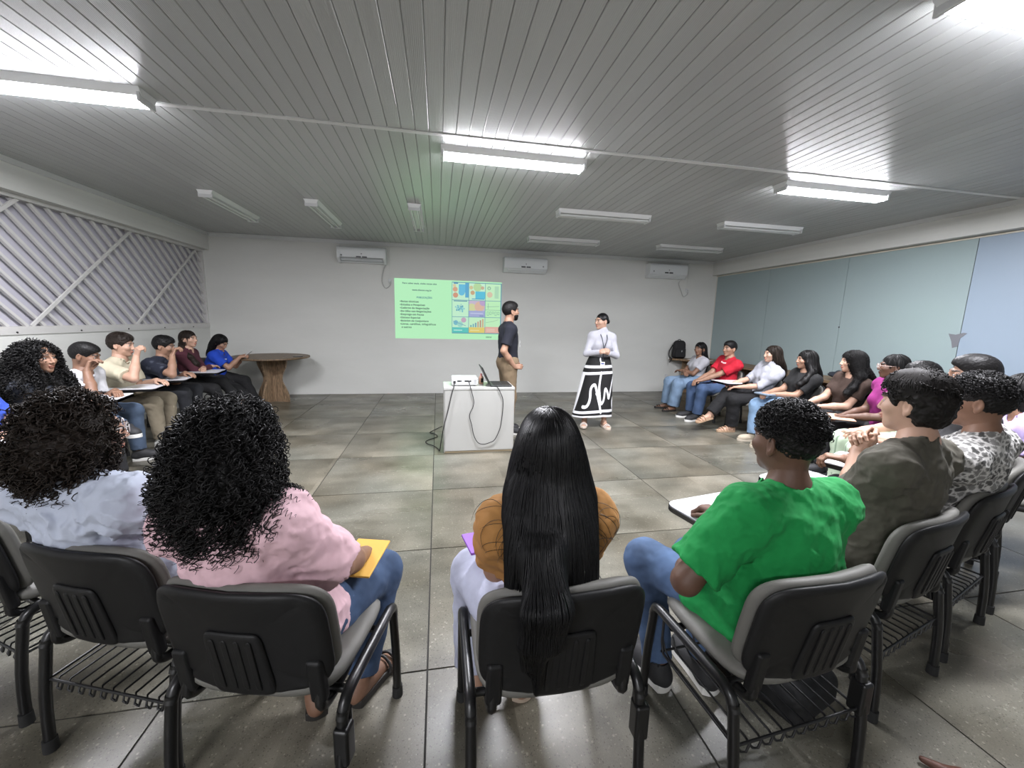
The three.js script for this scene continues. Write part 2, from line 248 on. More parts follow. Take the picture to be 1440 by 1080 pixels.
{
  const shell = new THREE.ExtrudeGeometry((() => { const s = new THREE.Shape(); s.moveTo(0, 0); s.lineTo(0, .27); s.lineTo(.16, .27); s.quadraticCurveTo(.2, .26, .2, .2); s.lineTo(.185, .075); s.lineTo(.09, .0); return s; })(), { depth: .85, bevelEnabled: true, bevelThickness: .012, bevelSize: .008, bevelSegments: 2, curveSegments: 6 }).translate(0, 0, -.425).rotateY(-Math.PI / 2);
  const shellOpen = new THREE.ExtrudeGeometry((() => { const s = new THREE.Shape(); s.moveTo(0, 0); s.lineTo(0, .27); s.lineTo(.16, .27); s.quadraticCurveTo(.2, .26, .2, .2); s.lineTo(.188, .088); s.lineTo(.06, .10); s.lineTo(.055, .05); s.lineTo(.115, .018); s.lineTo(.09, .0); return s; })(), { depth: .76, bevelEnabled: false, curveSegments: 6 }).translate(0, 0, -.38).rotateY(-Math.PI / 2), cheek = shell.clone().scale(.053, 1, 1);
  const acm = pmat(lin(.66, .68, .68), .35), grey = mat(lin(.25, .26, .26), .6), displayGlass = pmat(lin(.03, .03, .033), .3);
  const louver = box(.36, .006, .045), cableGeo = {};
  const ac = (x, y, openVent, label, side, sock) => {
    const g = thing('air_conditioner', label, 'air conditioner', [x, y, ZB], 0);
    part('casing', openVent ? shellOpen : shell, acm, g);
    if (openVent) for (const s of [-1, 1]) part('end_cheek', cheek, acm, g).position.x = s * .403; else part('vent', box(.7, .05, .012).rotateX(-.55).translate(0, .052, .146), acm, g);
    for (const s of [-1, 1]) { const v = part('louver', louver, acm, g); v.position.set(s * .185, .045, .158); v.rotation.x = .9; }
    part('display', box(.085, .026, .006, -.052, .095, .196), displayGlass, g); part('display', box(.085, .026, .006, .052, .095, .196), displayGlass, g);
    part('badge', new THREE.CylinderGeometry(.012, .012, .006, 12).rotateX(Math.PI / 2).translate(0, .15, .204), grey, g);
    part('badge', new THREE.CylinderGeometry(.016, .016, .006, 12).rotateX(Math.PI / 2).translate(side * .35, .115, .198), grey, g);
    if (sock) {
      const so = thing('wall_socket', 'small white wall socket feeding the ' + sock[2], 'socket', [sock[0], sock[1], ZB]); part('plate', rbox(.06, .09, .02, .006, 0, 0, .01), M.whiteGloss, so); part('plug', rbox(.035, .035, .04, .008, .006, -.01, .035), M.white, so);
      const c = part('cable', path([[x + .40, y - .012, ZB + .05], [x + .36, y - .1, ZB + .025], [sock[0] - .14, sock[1] - .02, ZB + .02], [sock[0] - .08, sock[1] - .13, ZB + .02], [sock[0] - .005, sock[1] - .09, ZB + .03], [sock[0] + .006, sock[1] - .03, ZB + .045]], .009, 40, 6), M.whiteCable, scene);
      c.name = numbered('power_cable'); tag(c, 'pale hanging power cable below the ' + sock[2], 'cable');
      const tr = part('conduit', boxAB(-.006, .006, .05, CH - .05 - sock[1], 0, .008), M.wall, so); tr.userData.label = 'thin painted conduit up the wall';
    }
  };
  ac(-1.37, 2.49, true, 'white split air conditioner with its vent flap open beside the projected slide', -1, [-.9, 2.19, 'air conditioner beside the slide']);
  ac(1.72, 2.46, false, 'white split air conditioner above the standing man, no cable showing', 1);
  ac(4.82, 2.49, false, 'white split air conditioner in the corner by the glass partition', -1, [5.4, 2.25, 'air conditioner by the glass']);
  const so = thing('wall_socket', 'white wall socket low on the back wall under the wooden counter', 'socket', [5.08, .33, ZB]); part('plate', rbox(.075, .12, .015, .006, 0, 0, .0075), M.whiteGloss, so);
}
// ---------------------------------------------------------------- presenters' desk and its equipment
{
  const d = thing('desk', 'small white laminate desk with a solid front panel', 'desk', [.46, 0, -4.58]);
  const lam = mat(lin(.41, .41, .39), .35);
  part('desktop', rbox(.80, .028, .45, .004, 0, .741, 0), pmat(lin(.46, .46, .44), .18), d);
  part('front_panel', rbox(.776, .70, .018, .003, 0, .375, .212), lam, d);
  for (const s of [-1, 1]) part('side_panel', rbox(.018, .722, .43, .003, s * .39, .365, -.005), lam, d);
  part('base_strip', box(.78, .018, .02, 0, .012, .214), mat(lin(.2, .16, .1), .7), d);
  const pr = thing('projector', 'small white projector on the desk with its sockets facing out', 'projector', [.30, .755, -4.57]);
  part('casing', rbox(.30, .088, .23, .016, 0, .052, 0, 3), M.whiteGloss, pr); part('foot', cyl(.014, .014, .012, -.11, .005, .08), M.dark, pr); part('foot', cyl(.014, .014, .012, .11, .005, .08), M.dark, pr);
  part('lens', new THREE.CylinderGeometry(.03, .034, .03, 20).rotateX(Math.PI / 2).translate(-.07, .055, -.12), M.dark, pr);
  for (const [x, w] of [[-.07, .035], [-.045, .012], [.02, .05], [.06, .02]]) part('port', box(w, .016, .006, x, .058, .114), M.dark, pr);
  for (let k = 0; k < 5; k++) part('vent_slot', box(.035, .003, .004, .115, .03 + k * .011, .1155), mat(lin(.3, .3, .3), .6), pr);
  part('power_inlet', box(.026, .03, .008, -.118, .045, .114), M.dark, pr);
  const lp = thing('laptop', 'open black laptop seen edge-on at the end of the desk', 'laptop', [.7, .7555, -4.555]);
  const lap = pmat(lin(.018, .019, .02), .4);
  part('keyboard_base', rbox(.24, .018, .33, .006, .01, .009, 0), lap, lp);
  const lid = part('screen', rbox(.012, .235, .33, .005, 0, .1175, 0), lap, lp); lid.position.set(-.112, .012, 0); lid.rotation.z = .46;
  part('display', box(.002, .2, .3, .007, .12, 0), new THREE.MeshStandardMaterial({ color: 0x0a0c0e, emissive: 0x9fb8b0, emissiveIntensity: .15, roughness: .2 }), lid);
  part('keys', box(.10, .003, .27, -.03, .0185, 0), M.rubber, lp);
  const b = thing('hand_cream_bottle', 'small pink bottle with a dark label between projector and laptop', 'bottle', [.50, .7555, -4.62]);
  part('bottle_body', new THREE.LatheGeometry([[0, 0], [.026, 0], [.028, .01], [.028, .075], [.02, .09], [.012, .094], [0, .094]].map(p => new THREE.Vector2(...p)), 20), mat(lin(.62, .36, .25), .4), b);
  part('cap', cyl(.014, .013, .03, 0, .108, 0), mat(lin(.55, .22, .22), .4), b); part('label', new THREE.CylinderGeometry(.0287, .0287, .05, 20, 1, true, -.2, 1.6).translate(0, .045, 0), M.dark, b);
  const z = -4.342;
  const c1 = part('hdmi', path([[.345, .812, -4.455], [.345, .80, -4.41], [.352, .765, -4.345], [.37, .70, z], [.392, .60, z], [.38, .53, z], [.345, .44, z], [.37, .33, z], [.395, .21, z], [.44, .125, z], [.50, .10, z], [.57, .115, z], [.635, .15, z], [.69, .27, z], [.71, .38, z], [.722, .52, z], [.72, .62, z], [.69, .70, z], [.66, .757, -4.345], [.648, .764, -4.37], [.65, .768, -4.42]], .0045, 120, 6), M.cable, scene); c1.name = 'video_cable'; tag(c1, 'thin black video cable looping down the front of the white desk', 'cable');
  const c2 = part('pw', path([[.18, .80, -4.45], [.178, .79, -4.40], [.168, .755, -4.345], [.15, .70, z], [.11, .52, z], [.06, .32, -4.335], [.03, .14, -4.36], [.015, .02, -4.42], [.0, .008, -4.5], [-.05, .008, -4.62], [-.13, .008, -4.72], [-.15, .008, -4.82], [-.08, .008, -4.92], [-.015, .008, -5.0], [-.04, .008, -5.12], [-.11, .008, -5.2], [-.05, .008, -5.33], [.05, .008, -5.5]], .0055, 120, 6), M.cable, scene); c2.name = 'power_cable_' + 'black'; c2.name = numbered('power_cable'); tag(c2, 'black power cable hanging off the desk edge and coiling on the floor', 'cable');
}
// ---------------------------------------------------------------- round table, counter, backpack
{
  const t = thing('round_table', 'round wooden table on a wavy-edged cross pedestal in the corner', 'table', [-2.83, 0, -7.47]);
  const top = new THREE.LatheGeometry([[0, .765], [.585, .765], [.598, .77], [.6, .78], [.598, .793], [.588, .797], [0, .797]].map(p => new THREE.Vector2(...p)), 64); { const p = top.attributes.position, uv = top.attributes.uv; for (let i = 0; i < p.count; i++) uv.setXY(i, p.getX(i) * .8, p.getZ(i) * .8); }
  part('tabletop', top, mat(lin(.62, .60, .56), .45, { map: woodMap }), t);
  const s = new THREE.Shape(); s.moveTo(-.28, 0); s.lineTo(.28, 0); s.bezierCurveTo(.30, .22, .15, .30, .17, .42); s.bezierCurveTo(.19, .55, .28, .58, .27, .765); s.lineTo(-.27, .765); s.bezierCurveTo(-.28, .58, -.19, .55, -.17, .42); s.bezierCurveTo(-.15, .30, -.30, .22, -.28, 0);
  const pg = new THREE.ExtrudeGeometry(s, { depth: .03, bevelEnabled: false, curveSegments: 16 }).translate(0, 0, -.015);
  part('pedestal_board', pg, M.wood, t).rotation.y = -.25; part('pedestal_board', pg, M.wood, t).rotation.y = -.25 + Math.PI / 2;
  const ph = thing('phone', 'dark flat phone lying at the edge of the round table', 'phone', [-2.37, .7975, -7.36], .3); part('body', rbox(.15, .009, .075, .004, 0, .0045, 0), M.black, ph); part('glass', box(.14, .001, .066, 0, .0095, 0), pmat(lin(.01, .01, .012), .08), ph);
}
{
  const c = thing('counter', 'long wooden counter along the frosted glass partition', 'counter', [0, 0, 0]);
  const ctop = new THREE.Shape(); ctop.moveTo(6.1, -8.08); ctop.lineTo(5.12, -8.08); ctop.quadraticCurveTo(5.04, -8.04, 5.10, -7.95); ctop.quadraticCurveTo(5.42, -7.6, 5.5, -7.1); ctop.lineTo(5.5, -4.15); ctop.lineTo(6.1, -4.15);
  const tg = new THREE.ExtrudeGeometry(ctop, { depth: .035, bevelEnabled: false, curveSegments: 10 }).rotateX(Math.PI / 2); { const p = tg.attributes.position; const uv = tg.attributes.uv; for (let i = 0; i < p.count; i++) uv.setXY(i, p.getX(i), p.getZ(i) * .6); }
  part('countertop', tg, mat(lin(.8, .76, .68), .45, { map: woodMap }), c).position.y = .765;
  for (const [z, a] of [[-7.95, 0], [-6.65, 0], [-5.4, 0], [-4.2, 0]]) part('support_panel', boxAB(z < -7.5 ? 5.35 : 5.58, 6.08, 0, .73, z - .013, z + .013), M.wood, c);
  part('back_panel', boxAB(6.05, 6.075, .1, .73, -8, -4.2), mat(lin(.35, .28, .22), .6, { map: woodMap }), c);
  const s = thing('sheet_of_paper', 'white sheets lying on the wooden counter beside the backpack', 'paper', [5.55, .766, -7.62], .5); part('sheet', box(.3, .006, .42, 0, .003, 0), M.paper, s);
  const bp = thing('backpack', 'black backpack standing on the end of the wooden counter', 'backpack', [5.24, .765, -7.95], -.2);
  const g = rbox(.30, .40, .15, .07, 0, .2, 0, 5), p = g.attributes.position; for (let i = 0; i < p.count; i++) { const y = p.getY(i); p.setX(i, p.getX(i) * (1 - .28 * Math.pow(Math.max(0, (y - .15) / .25), 2))); } g.computeVertexNormals();
  const bm = mat(lin(.008, .008, .009), .75); part('body', g, bm, bp); part('front_pocket', rbox(.23, .2, .06, .028, 0, .13, .085, 4), bm, bp);
  part('handle', new THREE.TorusGeometry(.035, .008, 8, 16, Math.PI).translate(0, .385, -.02), bm, bp); part('zip_tag', box(.008, .035, .006, .02, .17, .117), M.whiteGloss, bp); part('zip_tag', box(.008, .03, .006, -.01, .29, .07), M.whiteGloss, bp);
  part('strap', path([[-.12, .3, -.05], [-.2, .15, -.02], [-.21, .03, .03], [-.16, .0, .05], [-.22, -.08, .1]], .012, 24, 6), bm, bp);
  const bag = thing('jacket', 'dark folded jacket lying on the counter behind the seated row', 'jacket', [5.72, .767, -4.55], .1);
  const jg = new THREE.SphereGeometry(1, 32, 16), jp = jg.attributes.position; for (let i = 0; i < jp.count; i++) { const x = jp.getX(i), y = jp.getY(i), z = jp.getZ(i), n = .85 + .25 * vnoise(x * 3 + 5, z * 3 + y * 2 + 5, 64, 4); jp.setXYZ(i, x * .17 * n, (y * .06 * n) + .075, z * .33 * n); } jg.computeVertexNormals();
  part('body', jg, mat(lin(.012, .016, .024), .85), bag); part('sleeve', path([[.02, .1, -.2], [-.08, .1, -.05], [-.12, .06, .15], [-.06, .05, .25]], .045, 16, 8), mat(lin(.014, .018, .027), .85), bag);
}
// ---------------------------------------------------------------- chairs
function padGeo(w, h, t, n, deform, A = 44) {
  const prof = [[0, .5], [.4, .5], [.72, .5], [.88, .47], [.96, .36], [1, .12], [1, -.12], [.96, -.36], [.88, -.47], [.72, -.5], [.4, -.5], [0, -.5]], pos = [], idx = [];
  for (let j = 0; j < prof.length; j++) for (let i = 0; i < A; i++) {
    const a = i / A * Math.PI * 2, c = Math.cos(a), s = Math.sin(a), q = prof[j][0];
    const p = deform(w / 2 * q * Math.sign(c) * Math.pow(Math.abs(c), 2 / n), h / 2 * q * Math.sign(s) * Math.pow(Math.abs(s), 2 / n), t * prof[j][1]); pos.push(p[0], p[1], p[2]);
  }
  for (let j = 0; j < prof.length - 1; j++) for (let i = 0; i < A; i++) { const a = j * A + i, b = j * A + (i + 1) % A, c = a + A, d = b + A; idx.push(a, c, b, b, c, d); }
  const g = new THREE.BufferGeometry(); g.setAttribute('position', new THREE.Float32BufferAttribute(pos, 3)); g.setIndex(idx); g.computeVertexNormals(); return g;
}
const CHAIR = {};
{
  const backY = .635, recl = .17;
  const place = (x, y, d) => { const bend = -x * x * .75, yy = y * Math.cos(recl) + d * Math.sin(recl) * 0, zz = .225 + y * Math.sin(recl) + d + bend; return [x, backY + yy, zz]; };   // d > 0 is behind
  CHAIR.seat = padGeo(.475, .45, .055, 4.2, (x, z, t) => [x, .455 + t - .012 * (1 - (x / .24) ** 2) - (z < -.12 ? (z + .12) ** 2 * 3.2 : 0) + (z > .1 ? (z - .1) ** 2 * 1.2 : 0), z - .01]);
  CHAIR.backPad = padGeo(.485, .345, .045, 4.6, (x, y, t) => place(x, y, t * -1 - .02));
  CHAIR.shell = padGeo(.478, .352, .03, 4.6, (x, y, t) => place(x, y - .004, -t + .014 - (Math.abs(x) < .175 && Math.abs(y) < .14 && t < 0 ? .006 : 0)));
  CHAIR.panel = padGeo(.17, .225, .018, 8, (x, y, t) => place(x * (1 - y * .6), y - .066, -t + .025), 28);
  CHAIR.rib = padGeo(.017, .18, .007, 6, (x, y, t) => place(x, y - .062, -t + .033), 12);
  const leg = (x, z0, z1) => path([[x, .02, z0], [x, .2, (z0 + z1) / 2 * .5 + z0 * .5], [x, .40, z1]], .0165, 6, 10);
  CHAIR.legs = [[-.258, -.228, -.2], [.258, -.228, -.2], [-.258, .225, .19], [.258, .225, .19]].map(a => [leg(...a), cyl(.021, .0195, .045, a[0], .0225, a[1], 12)]);
  CHAIR.rails = [-1, 1].map(s => polyTube([[s * .258, .38, -.203], [s * .258, .428, -.198], [s * .258, .428, .17], [s * .258, .375, .197]], .0175, .05, 24, 10));
  CHAIR.bars = [polyTube([[-.258, .405, -.1], [.258, .405, -.1]], .012, .01, 2, 8), polyTube([[-.258, .405, .13], [.258, .405, .13]], .012, .01, 2, 8)];
  CHAIR.supports = [-1, 1].map(s => polyTube([[s * .192, .56, .196], [s * .196, .465, .192], [s * .2, .40, .20], [s * .2, .388, .10], [s * .2, .405, .02]], .0155, .06, 28, 8));
  CHAIR.boot = [-1, 1].map(s => rbox(.046, .15, .034, .012).rotateX(recl * .7).translate(s * .194, .50, .196));
  CHAIR.bracket = [rbox(.045, .12, .05, .01, .262, .30, .197), cyl(.012, .012, .05, .262, .36, .17)];
  CHAIR.basketBars = [polyTube([[-.258, .262, .205], [.258, .262, .205]], .005, .01, 2, 6), polyTube([[-.25, .262, -.15], [.25, .262, -.15]], .005, .01, 2, 6), polyTube([[-.25, .262, .2], [-.25, .262, -.15], [-.25, .40, -.15]], .005, .02, 10, 6), polyTube([[.25, .262, .2], [.25, .262, -.15], [.25, .40, -.15]], .005, .02, 10, 6)];
  CHAIR.basketWire = polyTube([[.045, .262, .205], [.024, .212, .207], [0, .255, .2], [0, .255, -.14], [0, .30, -.165]], .0038, .014, 14, 5);
  const ts = new THREE.Shape(); ts.moveTo(.33, .02); ts.lineTo(.33, -.46); ts.quadraticCurveTo(.33, -.5, .29, -.5); ts.lineTo(.0, -.47); ts.quadraticCurveTo(-.05, -.46, -.045, -.41); ts.lineTo(-.02, -.24); ts.quadraticCurveTo(0, -.2, .05, -.19); ts.quadraticCurveTo(.2, -.18, .215, -.06); ts.lineTo(.22, .02); ts.quadraticCurveTo(.275, .06, .33, .02);
  CHAIR.tabletTop = new THREE.ExtrudeGeometry(ts, { depth: .004, bevelEnabled: false, curveSegments: 8 }).rotateX(Math.PI / 2).translate(0, .705, 0);
  CHAIR.tabletTop.scale(1, 1, 1); CHAIR.tabletEdge = new THREE.ExtrudeGeometry(ts, { depth: .018, bevelEnabled: true, bevelSize: .003, bevelThickness: .003, bevelSegments: 1, curveSegments: 8 }).rotateX(Math.PI / 2).translate(0, .697, 0);
  for (const k of ['tabletTop', 'tabletEdge']) { const p = CHAIR[k].attributes.position; for (let i = 0; i < p.count; i++) p.setZ(i, -p.getZ(i)); CHAIR[k].scale(1, 1, -1); }
  CHAIR.tabletArm = polyTube([[.27, .33, .17], [.275, .60, .12], [.275, .672, .02], [.27, .672, -.3]], .0135, .06, 30, 8);
  CHAIR.tabletBrace = polyTube([[.27, .672, -.1], [.1, .672, -.34]], .01, .02, 4, 6);
}
function makeChair(x, z, fx, fz, opt, label, group) {
  const g = thing('chair', label, 'chair', [x, 0, z], Math.atan2(-fx, -fz), group);
  part('seat', CHAIR.seat, M.seat, g); const b = part('backrest', CHAIR.backPad, M.seat, g), s = part('back_shell', CHAIR.shell, M.blackPlastic, g), pn = part('back_panel', CHAIR.panel, M.blackPlastic, g);
  s.userData.label = 'black plastic shell of the backrest';
  for (let i = -1.5; i < 2; i++) part('rib', CHAIR.rib, M.blackPlastic, pn).position.x = i * .034;
  CHAIR.legs.forEach(l => part('foot_cap', l[1], M.rubber, part('leg', l[0], M.black, g)));
  CHAIR.rails.forEach(r => part('side_rail', r, M.black, g)); CHAIR.bars.forEach(r => part('cross_bar', r, M.black, g)); CHAIR.supports.forEach(r => part('back_support', r, M.black, g)); CHAIR.boot.forEach(r => part('support_sleeve', r, M.blackPlastic, g));
  if (opt.includes('b')) { const k = part('basket_bar', CHAIR.basketBars[0], M.wire, g); CHAIR.basketBars.slice(1).forEach(r => part('basket_bar', r, M.wire, g)); for (let i = 0; i < 11; i++) part('basket_wire', CHAIR.basketWire, M.wire, g).position.x = -.235 + i * .045; }
  if (opt.includes('k')) CHAIR.bracket.forEach(r => part('bracket', r, M.black, g));
  if (opt.includes('t')) { const t = part('writing_tablet', CHAIR.tabletEdge, M.black, g); t.userData.label = 'white writing tablet with a black edge'; part('tablet_face', CHAIR.tabletTop, M.tablet, t); part('tablet_arm', CHAIR.tabletArm, M.black, g); part('tablet_brace', CHAIR.tabletBrace, M.black, g); }
  return g;
}
const CH_ = {
  center: [.345, -1.15, 0, -1, 'k', 'grey and black chair under the girl with long straight black hair'],
  pink: [-.473, -1.28, .25, -.97, 'k', 'grey and black chair under the girl in the pink shirt'],
  lightblue: [-1.0, -1.54, .34, -.94, 'b', 'grey and black chair with a wire basket under the girl in pale blue'],
  empty: [-1.6, -1.86, .5, -.87, 'b', 'empty grey and black chair with a wire basket at the end of the front row'],
  green: [1.10, -1.08, -.08, -1, 'btk', 'chair with wire basket and writing tablet under the boy in green'],
  olive: [1.85, -1.32, -.25, -.97, 'bt', 'chair with wire basket and writing tablet under the boy in the olive shirt'],
  pattern: [2.466, -1.508, -.297, -.955, 'bt', 'chair with wire basket and writing tablet under the man in the leaf-print shirt'],
  fade: [3.06, -1.74, -.458, -.889, 'bt', 'chair under the young man with faded sides and black shirt'],
  edge: [3.78, -1.82, -.7, -.7, '', 'chair under the person in the lavender shirt'],
  hid: [3.85, -2.5, -.85, -.5, '', 'chair under the person in pale striped trousers'],
  purple: [4.25, -3.05, -.95, -.3, '', 'chair under the girl in the magenta top'],
  brown: [4.47, -3.62, -.99, -.1, '', 'chair under the girl in the brown top'],
  black: [4.47, -4.25, -.99, -.1, '', 'chair under the girl in the black top beside the brown top'],
  puff: [4.47, -4.85, -.99, -.1, 't', 'chair with writing tablet under the girl in the white puff-sleeved blouse'],
  red: [4.47, -5.58, -.99, -.05, '', 'chair under the boy in the red shirt'],
  tee: [4.47, -6.28, -.99, -.05, '', 'chair under the girl in the white cropped tee'],
  curly: [-3.1, -3.67, .97, -.2, '', 'chair under the girl with the huge dark curls by the window'],
  white: [-3.4, -4.36, .99, -.12, 't', 'chair with writing tablet under the boy in the white polo shirt'],
  cream: [-3.45, -4.97, .99, -.1, 't', 'chair with writing tablet under the boy in the cream shirt'],
  navy: [-3.5, -5.6, .99, -.08, 't', 'chair with writing tablet under the boy in the dark floral shirt'],
  maroon: [-3.47, -6.27, .99, -.08, 't', 'chair with writing tablet under the girl in the maroon top'],
  blue: [-3.42, -6.92, .99, -.05, '', 'chair under the girl in the royal blue tee beside the round table'],
  leftblue: [-2.87, -3.02, .93, -.35, 't', 'chair with writing tablet under the person in the blue shirt next to the huge curls'],
};
for (const k in CH_) { const c = CH_[k]; makeChair(...c, 'grey and black classroom chairs set in a circle'); }
// ---------------------------------------------------------------- people: signed distance bodies meshed with surface nets
const noiseGen = new ImprovedNoise(), N3 = (x, y, z) => noiseGen.noise(x + 31.7, y + 17.3, z + 53.1);
const cone = (a, b, ra, rb, k = .03) => ({ t: 0, a, b, ra, rb, k });
const ell = (c, B, r, k = .03) => ({ t: 1, c, B, r, k });
const I3 = [V(1, 0, 0), V(0, 1, 0), V(0, 0, 1)];
const grow = (list, e, f = 1) => list.map(p => p.t ? { ...p, r: p.r.map(v => v * f + e) } : { ...p, ra: p.ra * f + e, rb: p.rb * f + e });
function field(list, subs = [], post) {
  const prep = p => {
    if (p.t) { const m = Math.max(...p.r); return { t: 1, k: p.k, cx: p.c.x, cy: p.c.y, cz: p.c.z, br: m, B: p.B, r: p.r }; }
    const dx = p.b.x - p.a.x, dy = p.b.y - p.a.y, dz = p.b.z - p.a.z, l2 = dx * dx + dy * dy + dz * dz + 1e-9;
    return { t: 0, k: p.k, cx: (p.a.x + p.b.x) / 2, cy: (p.a.y + p.b.y) / 2, cz: (p.a.z + p.b.z) / 2, br: Math.sqrt(l2) / 2 + Math.max(p.ra, p.rb), ax: p.a.x, ay: p.a.y, az: p.a.z, dx, dy, dz, l2, ra: p.ra, rb: p.rb };
  };
  const L = list.map(prep), S = subs.map(prep);
  const ev = (p, x, y, z) => {
    if (p.t) {
      const X = x - p.cx, Y = y - p.cy, Z = z - p.cz, B = p.B, r = p.r;
      const u = (X * B[0].x + Y * B[0].y + Z * B[0].z) / r[0], v = (X * B[1].x + Y * B[1].y + Z * B[1].z) / r[1], w = (X * B[2].x + Y * B[2].y + Z * B[2].z) / r[2];
      const k0 = Math.sqrt(u * u + v * v + w * w), k1 = Math.sqrt(u * u / (r[0] * r[0]) + v * v / (r[1] * r[1]) + w * w / (r[2] * r[2]));
      return k1 < 1e-6 ? -Math.min(...r) : k0 * (k0 - 1) / k1;
    }
    const X = x - p.ax, Y = y - p.ay, Z = z - p.az; let h = (X * p.dx + Y * p.dy + Z * p.dz) / p.l2; h = h < 0 ? 0 : h > 1 ? 1 : h;
    const a = X - p.dx * h, b = Y - p.dy * h, c = Z - p.dz * h; return Math.sqrt(a * a + b * b + c * c) - (p.ra + (p.rb - p.ra) * h);
  };
  const F = (x, y, z) => {
    let d = 9;
    for (let i = 0; i < L.length; i++) {
      const p = L[i], X = x - p.cx, Y = y - p.cy, Z = z - p.cz, q = d + p.k + p.br;
      if (q > 0 && X * X + Y * Y + Z * Z > q * q) continue;
      const e = ev(p, x, y, z), h = p.k - Math.abs(d - e); d = Math.min(d, e); if (h > 0) d -= h * h / p.k / 4;
    }
    for (let i = 0; i < S.length; i++) { const p = S[i], e = -ev(p, x, y, z), h = p.k - Math.abs(d - e); d = Math.max(d, e); if (h > 0) d += h * h / p.k / 4; }
    return post ? post(d, x, y, z) : d;
  };
  let lo = V(9, 9, 9), hi = V(-9, -9, -9); for (const p of L) { lo.min(V(p.cx - p.br, p.cy - p.br, p.cz - p.br)); hi.max(V(p.cx + p.br, p.cy + p.br, p.cz + p.br)); }
  F.lo = lo.subScalar(.03); F.hi = hi.addScalar(.03); return F;
}
function nets(F, cell, colorFn, uvFn, lo = F.lo, hi = F.hi) {
  const nx = Math.ceil((hi.x - lo.x) / cell) + 2, ny = Math.ceil((hi.y - lo.y) / cell) + 2, nz = Math.ceil((hi.z - lo.z) / cell) + 2, sx = 1, sy = nx, sz = nx * ny;
  const val = new Float32Array(nx * ny * nz), BS = 6, rad = BS * cell * .9;
  for (let bz = 0; bz < nz; bz += BS) for (let by = 0; by < ny; by += BS) for (let bx = 0; bx < nx; bx += BS) {
    const c = F(lo.x + (bx + BS / 2) * cell, lo.y + (by + BS / 2) * cell, lo.z + (bz + BS / 2) * cell), far = Math.abs(c) > rad * 1.7;
    for (let z = bz; z < Math.min(bz + BS, nz); z++) for (let y = by; y < Math.min(by + BS, ny); y++) for (let x = bx; x < Math.min(bx + BS, nx); x++) val[x + y * sy + z * sz] = far ? c : F(lo.x + x * cell, lo.y + y * cell, lo.z + z * cell);
  }
  const id = new Int32Array(val.length).fill(-1), pos = [];
  const co = [0, sx, sy, sx + sy, sz, sx + sz, sy + sz, sx + sy + sz], E = [[0, 1], [0, 2], [0, 4], [1, 3], [1, 5], [2, 3], [2, 6], [3, 7], [4, 5], [4, 6], [5, 7], [6, 7]];
  for (let z = 0; z < nz - 1; z++) for (let y = 0; y < ny - 1; y++) for (let x = 0; x < nx - 1; x++) {
    const b = x + y * sy + z * sz; let m = 0; for (let i = 0; i < 8; i++) if (val[b + co[i]] < 0) m |= 1 << i; if (m === 0 || m === 255) continue;
    let px = 0, py = 0, pz = 0, n = 0;
    for (const [i, j] of E) { if (((m >> i) & 1) === ((m >> j) & 1)) continue; const a = val[b + co[i]], c = val[b + co[j]], t = a / (a - c); px += (i & 1) + t * ((j & 1) - (i & 1)); py += ((i >> 1) & 1) + t * (((j >> 1) & 1) - ((i >> 1) & 1)); pz += (i >> 2) + t * ((j >> 2) - (i >> 2)); n++; }
    id[b] = pos.length / 3; pos.push(lo.x + (x + px / n) * cell, lo.y + (y + py / n) * cell, lo.z + (z + pz / n) * cell);
  }
  const idx = [];
  for (let z = 1; z < nz - 1; z++) for (let y = 1; y < ny - 1; y++) for (let x = 1; x < nx - 1; x++) {
    const b = x + y * sy + z * sz, s = val[b] < 0;
    const quad = (o, u, v) => { if (s === (val[b + o] < 0)) return; const A = id[b], B = id[b - u], C = id[b - u - v], D = id[b - v]; if (A < 0 || B < 0 || C < 0 || D < 0) return; if (s) idx.push(A, B, C, A, C, D); else idx.push(A, C, B, A, D, C); };
    quad(sx, sy, sz); quad(sy, sz, sx); quad(sz, sx, sy);
  }
  const nv = pos.length / 3, nor = new Float32Array(nv * 3), P = new Float32Array(pos), h = cell * .45;
  const col = colorFn ? new Float32Array(nv * 3) : null, uv = uvFn ? new Float32Array(nv * 2) : null;
  for (let i = 0; i < nv; i++) {
    let x = P[i * 3], y = P[i * 3 + 1], z = P[i * 3 + 2], gx = F(x + h, y, z) - F(x - h, y, z), gy = F(x, y + h, z) - F(x, y - h, z), gz = F(x, y, z + h) - F(x, y, z - h), gl = Math.hypot(gx, gy, gz) || 1;
    gx /= gl; gy /= gl; gz /= gl; const d = Math.max(-cell * .5, Math.min(cell * .5, F(x, y, z))); P[i * 3] = x -= gx * d; P[i * 3 + 1] = y -= gy * d; P[i * 3 + 2] = z -= gz * d; nor[i * 3] = gx; nor[i * 3 + 1] = gy; nor[i * 3 + 2] = gz;
    if (col) { const c = colorFn(x, y, z, gx, gy, gz); col[i * 3] = c[0]; col[i * 3 + 1] = c[1]; col[i * 3 + 2] = c[2]; }
    if (uv) { const c = uvFn(x, y, z, gx, gy, gz); uv[i * 2] = c[0]; uv[i * 2 + 1] = c[1]; }
  }
  const g = new THREE.BufferGeometry(); g.setAttribute('position', new THREE.BufferAttribute(P, 3)); g.setAttribute('normal', new THREE.BufferAttribute(nor, 3));
  if (col) g.setAttribute('color', new THREE.BufferAttribute(col, 3)); if (uv) g.setAttribute('uv', new THREE.BufferAttribute(uv, 2)); g.setIndex(idx); return g;
}
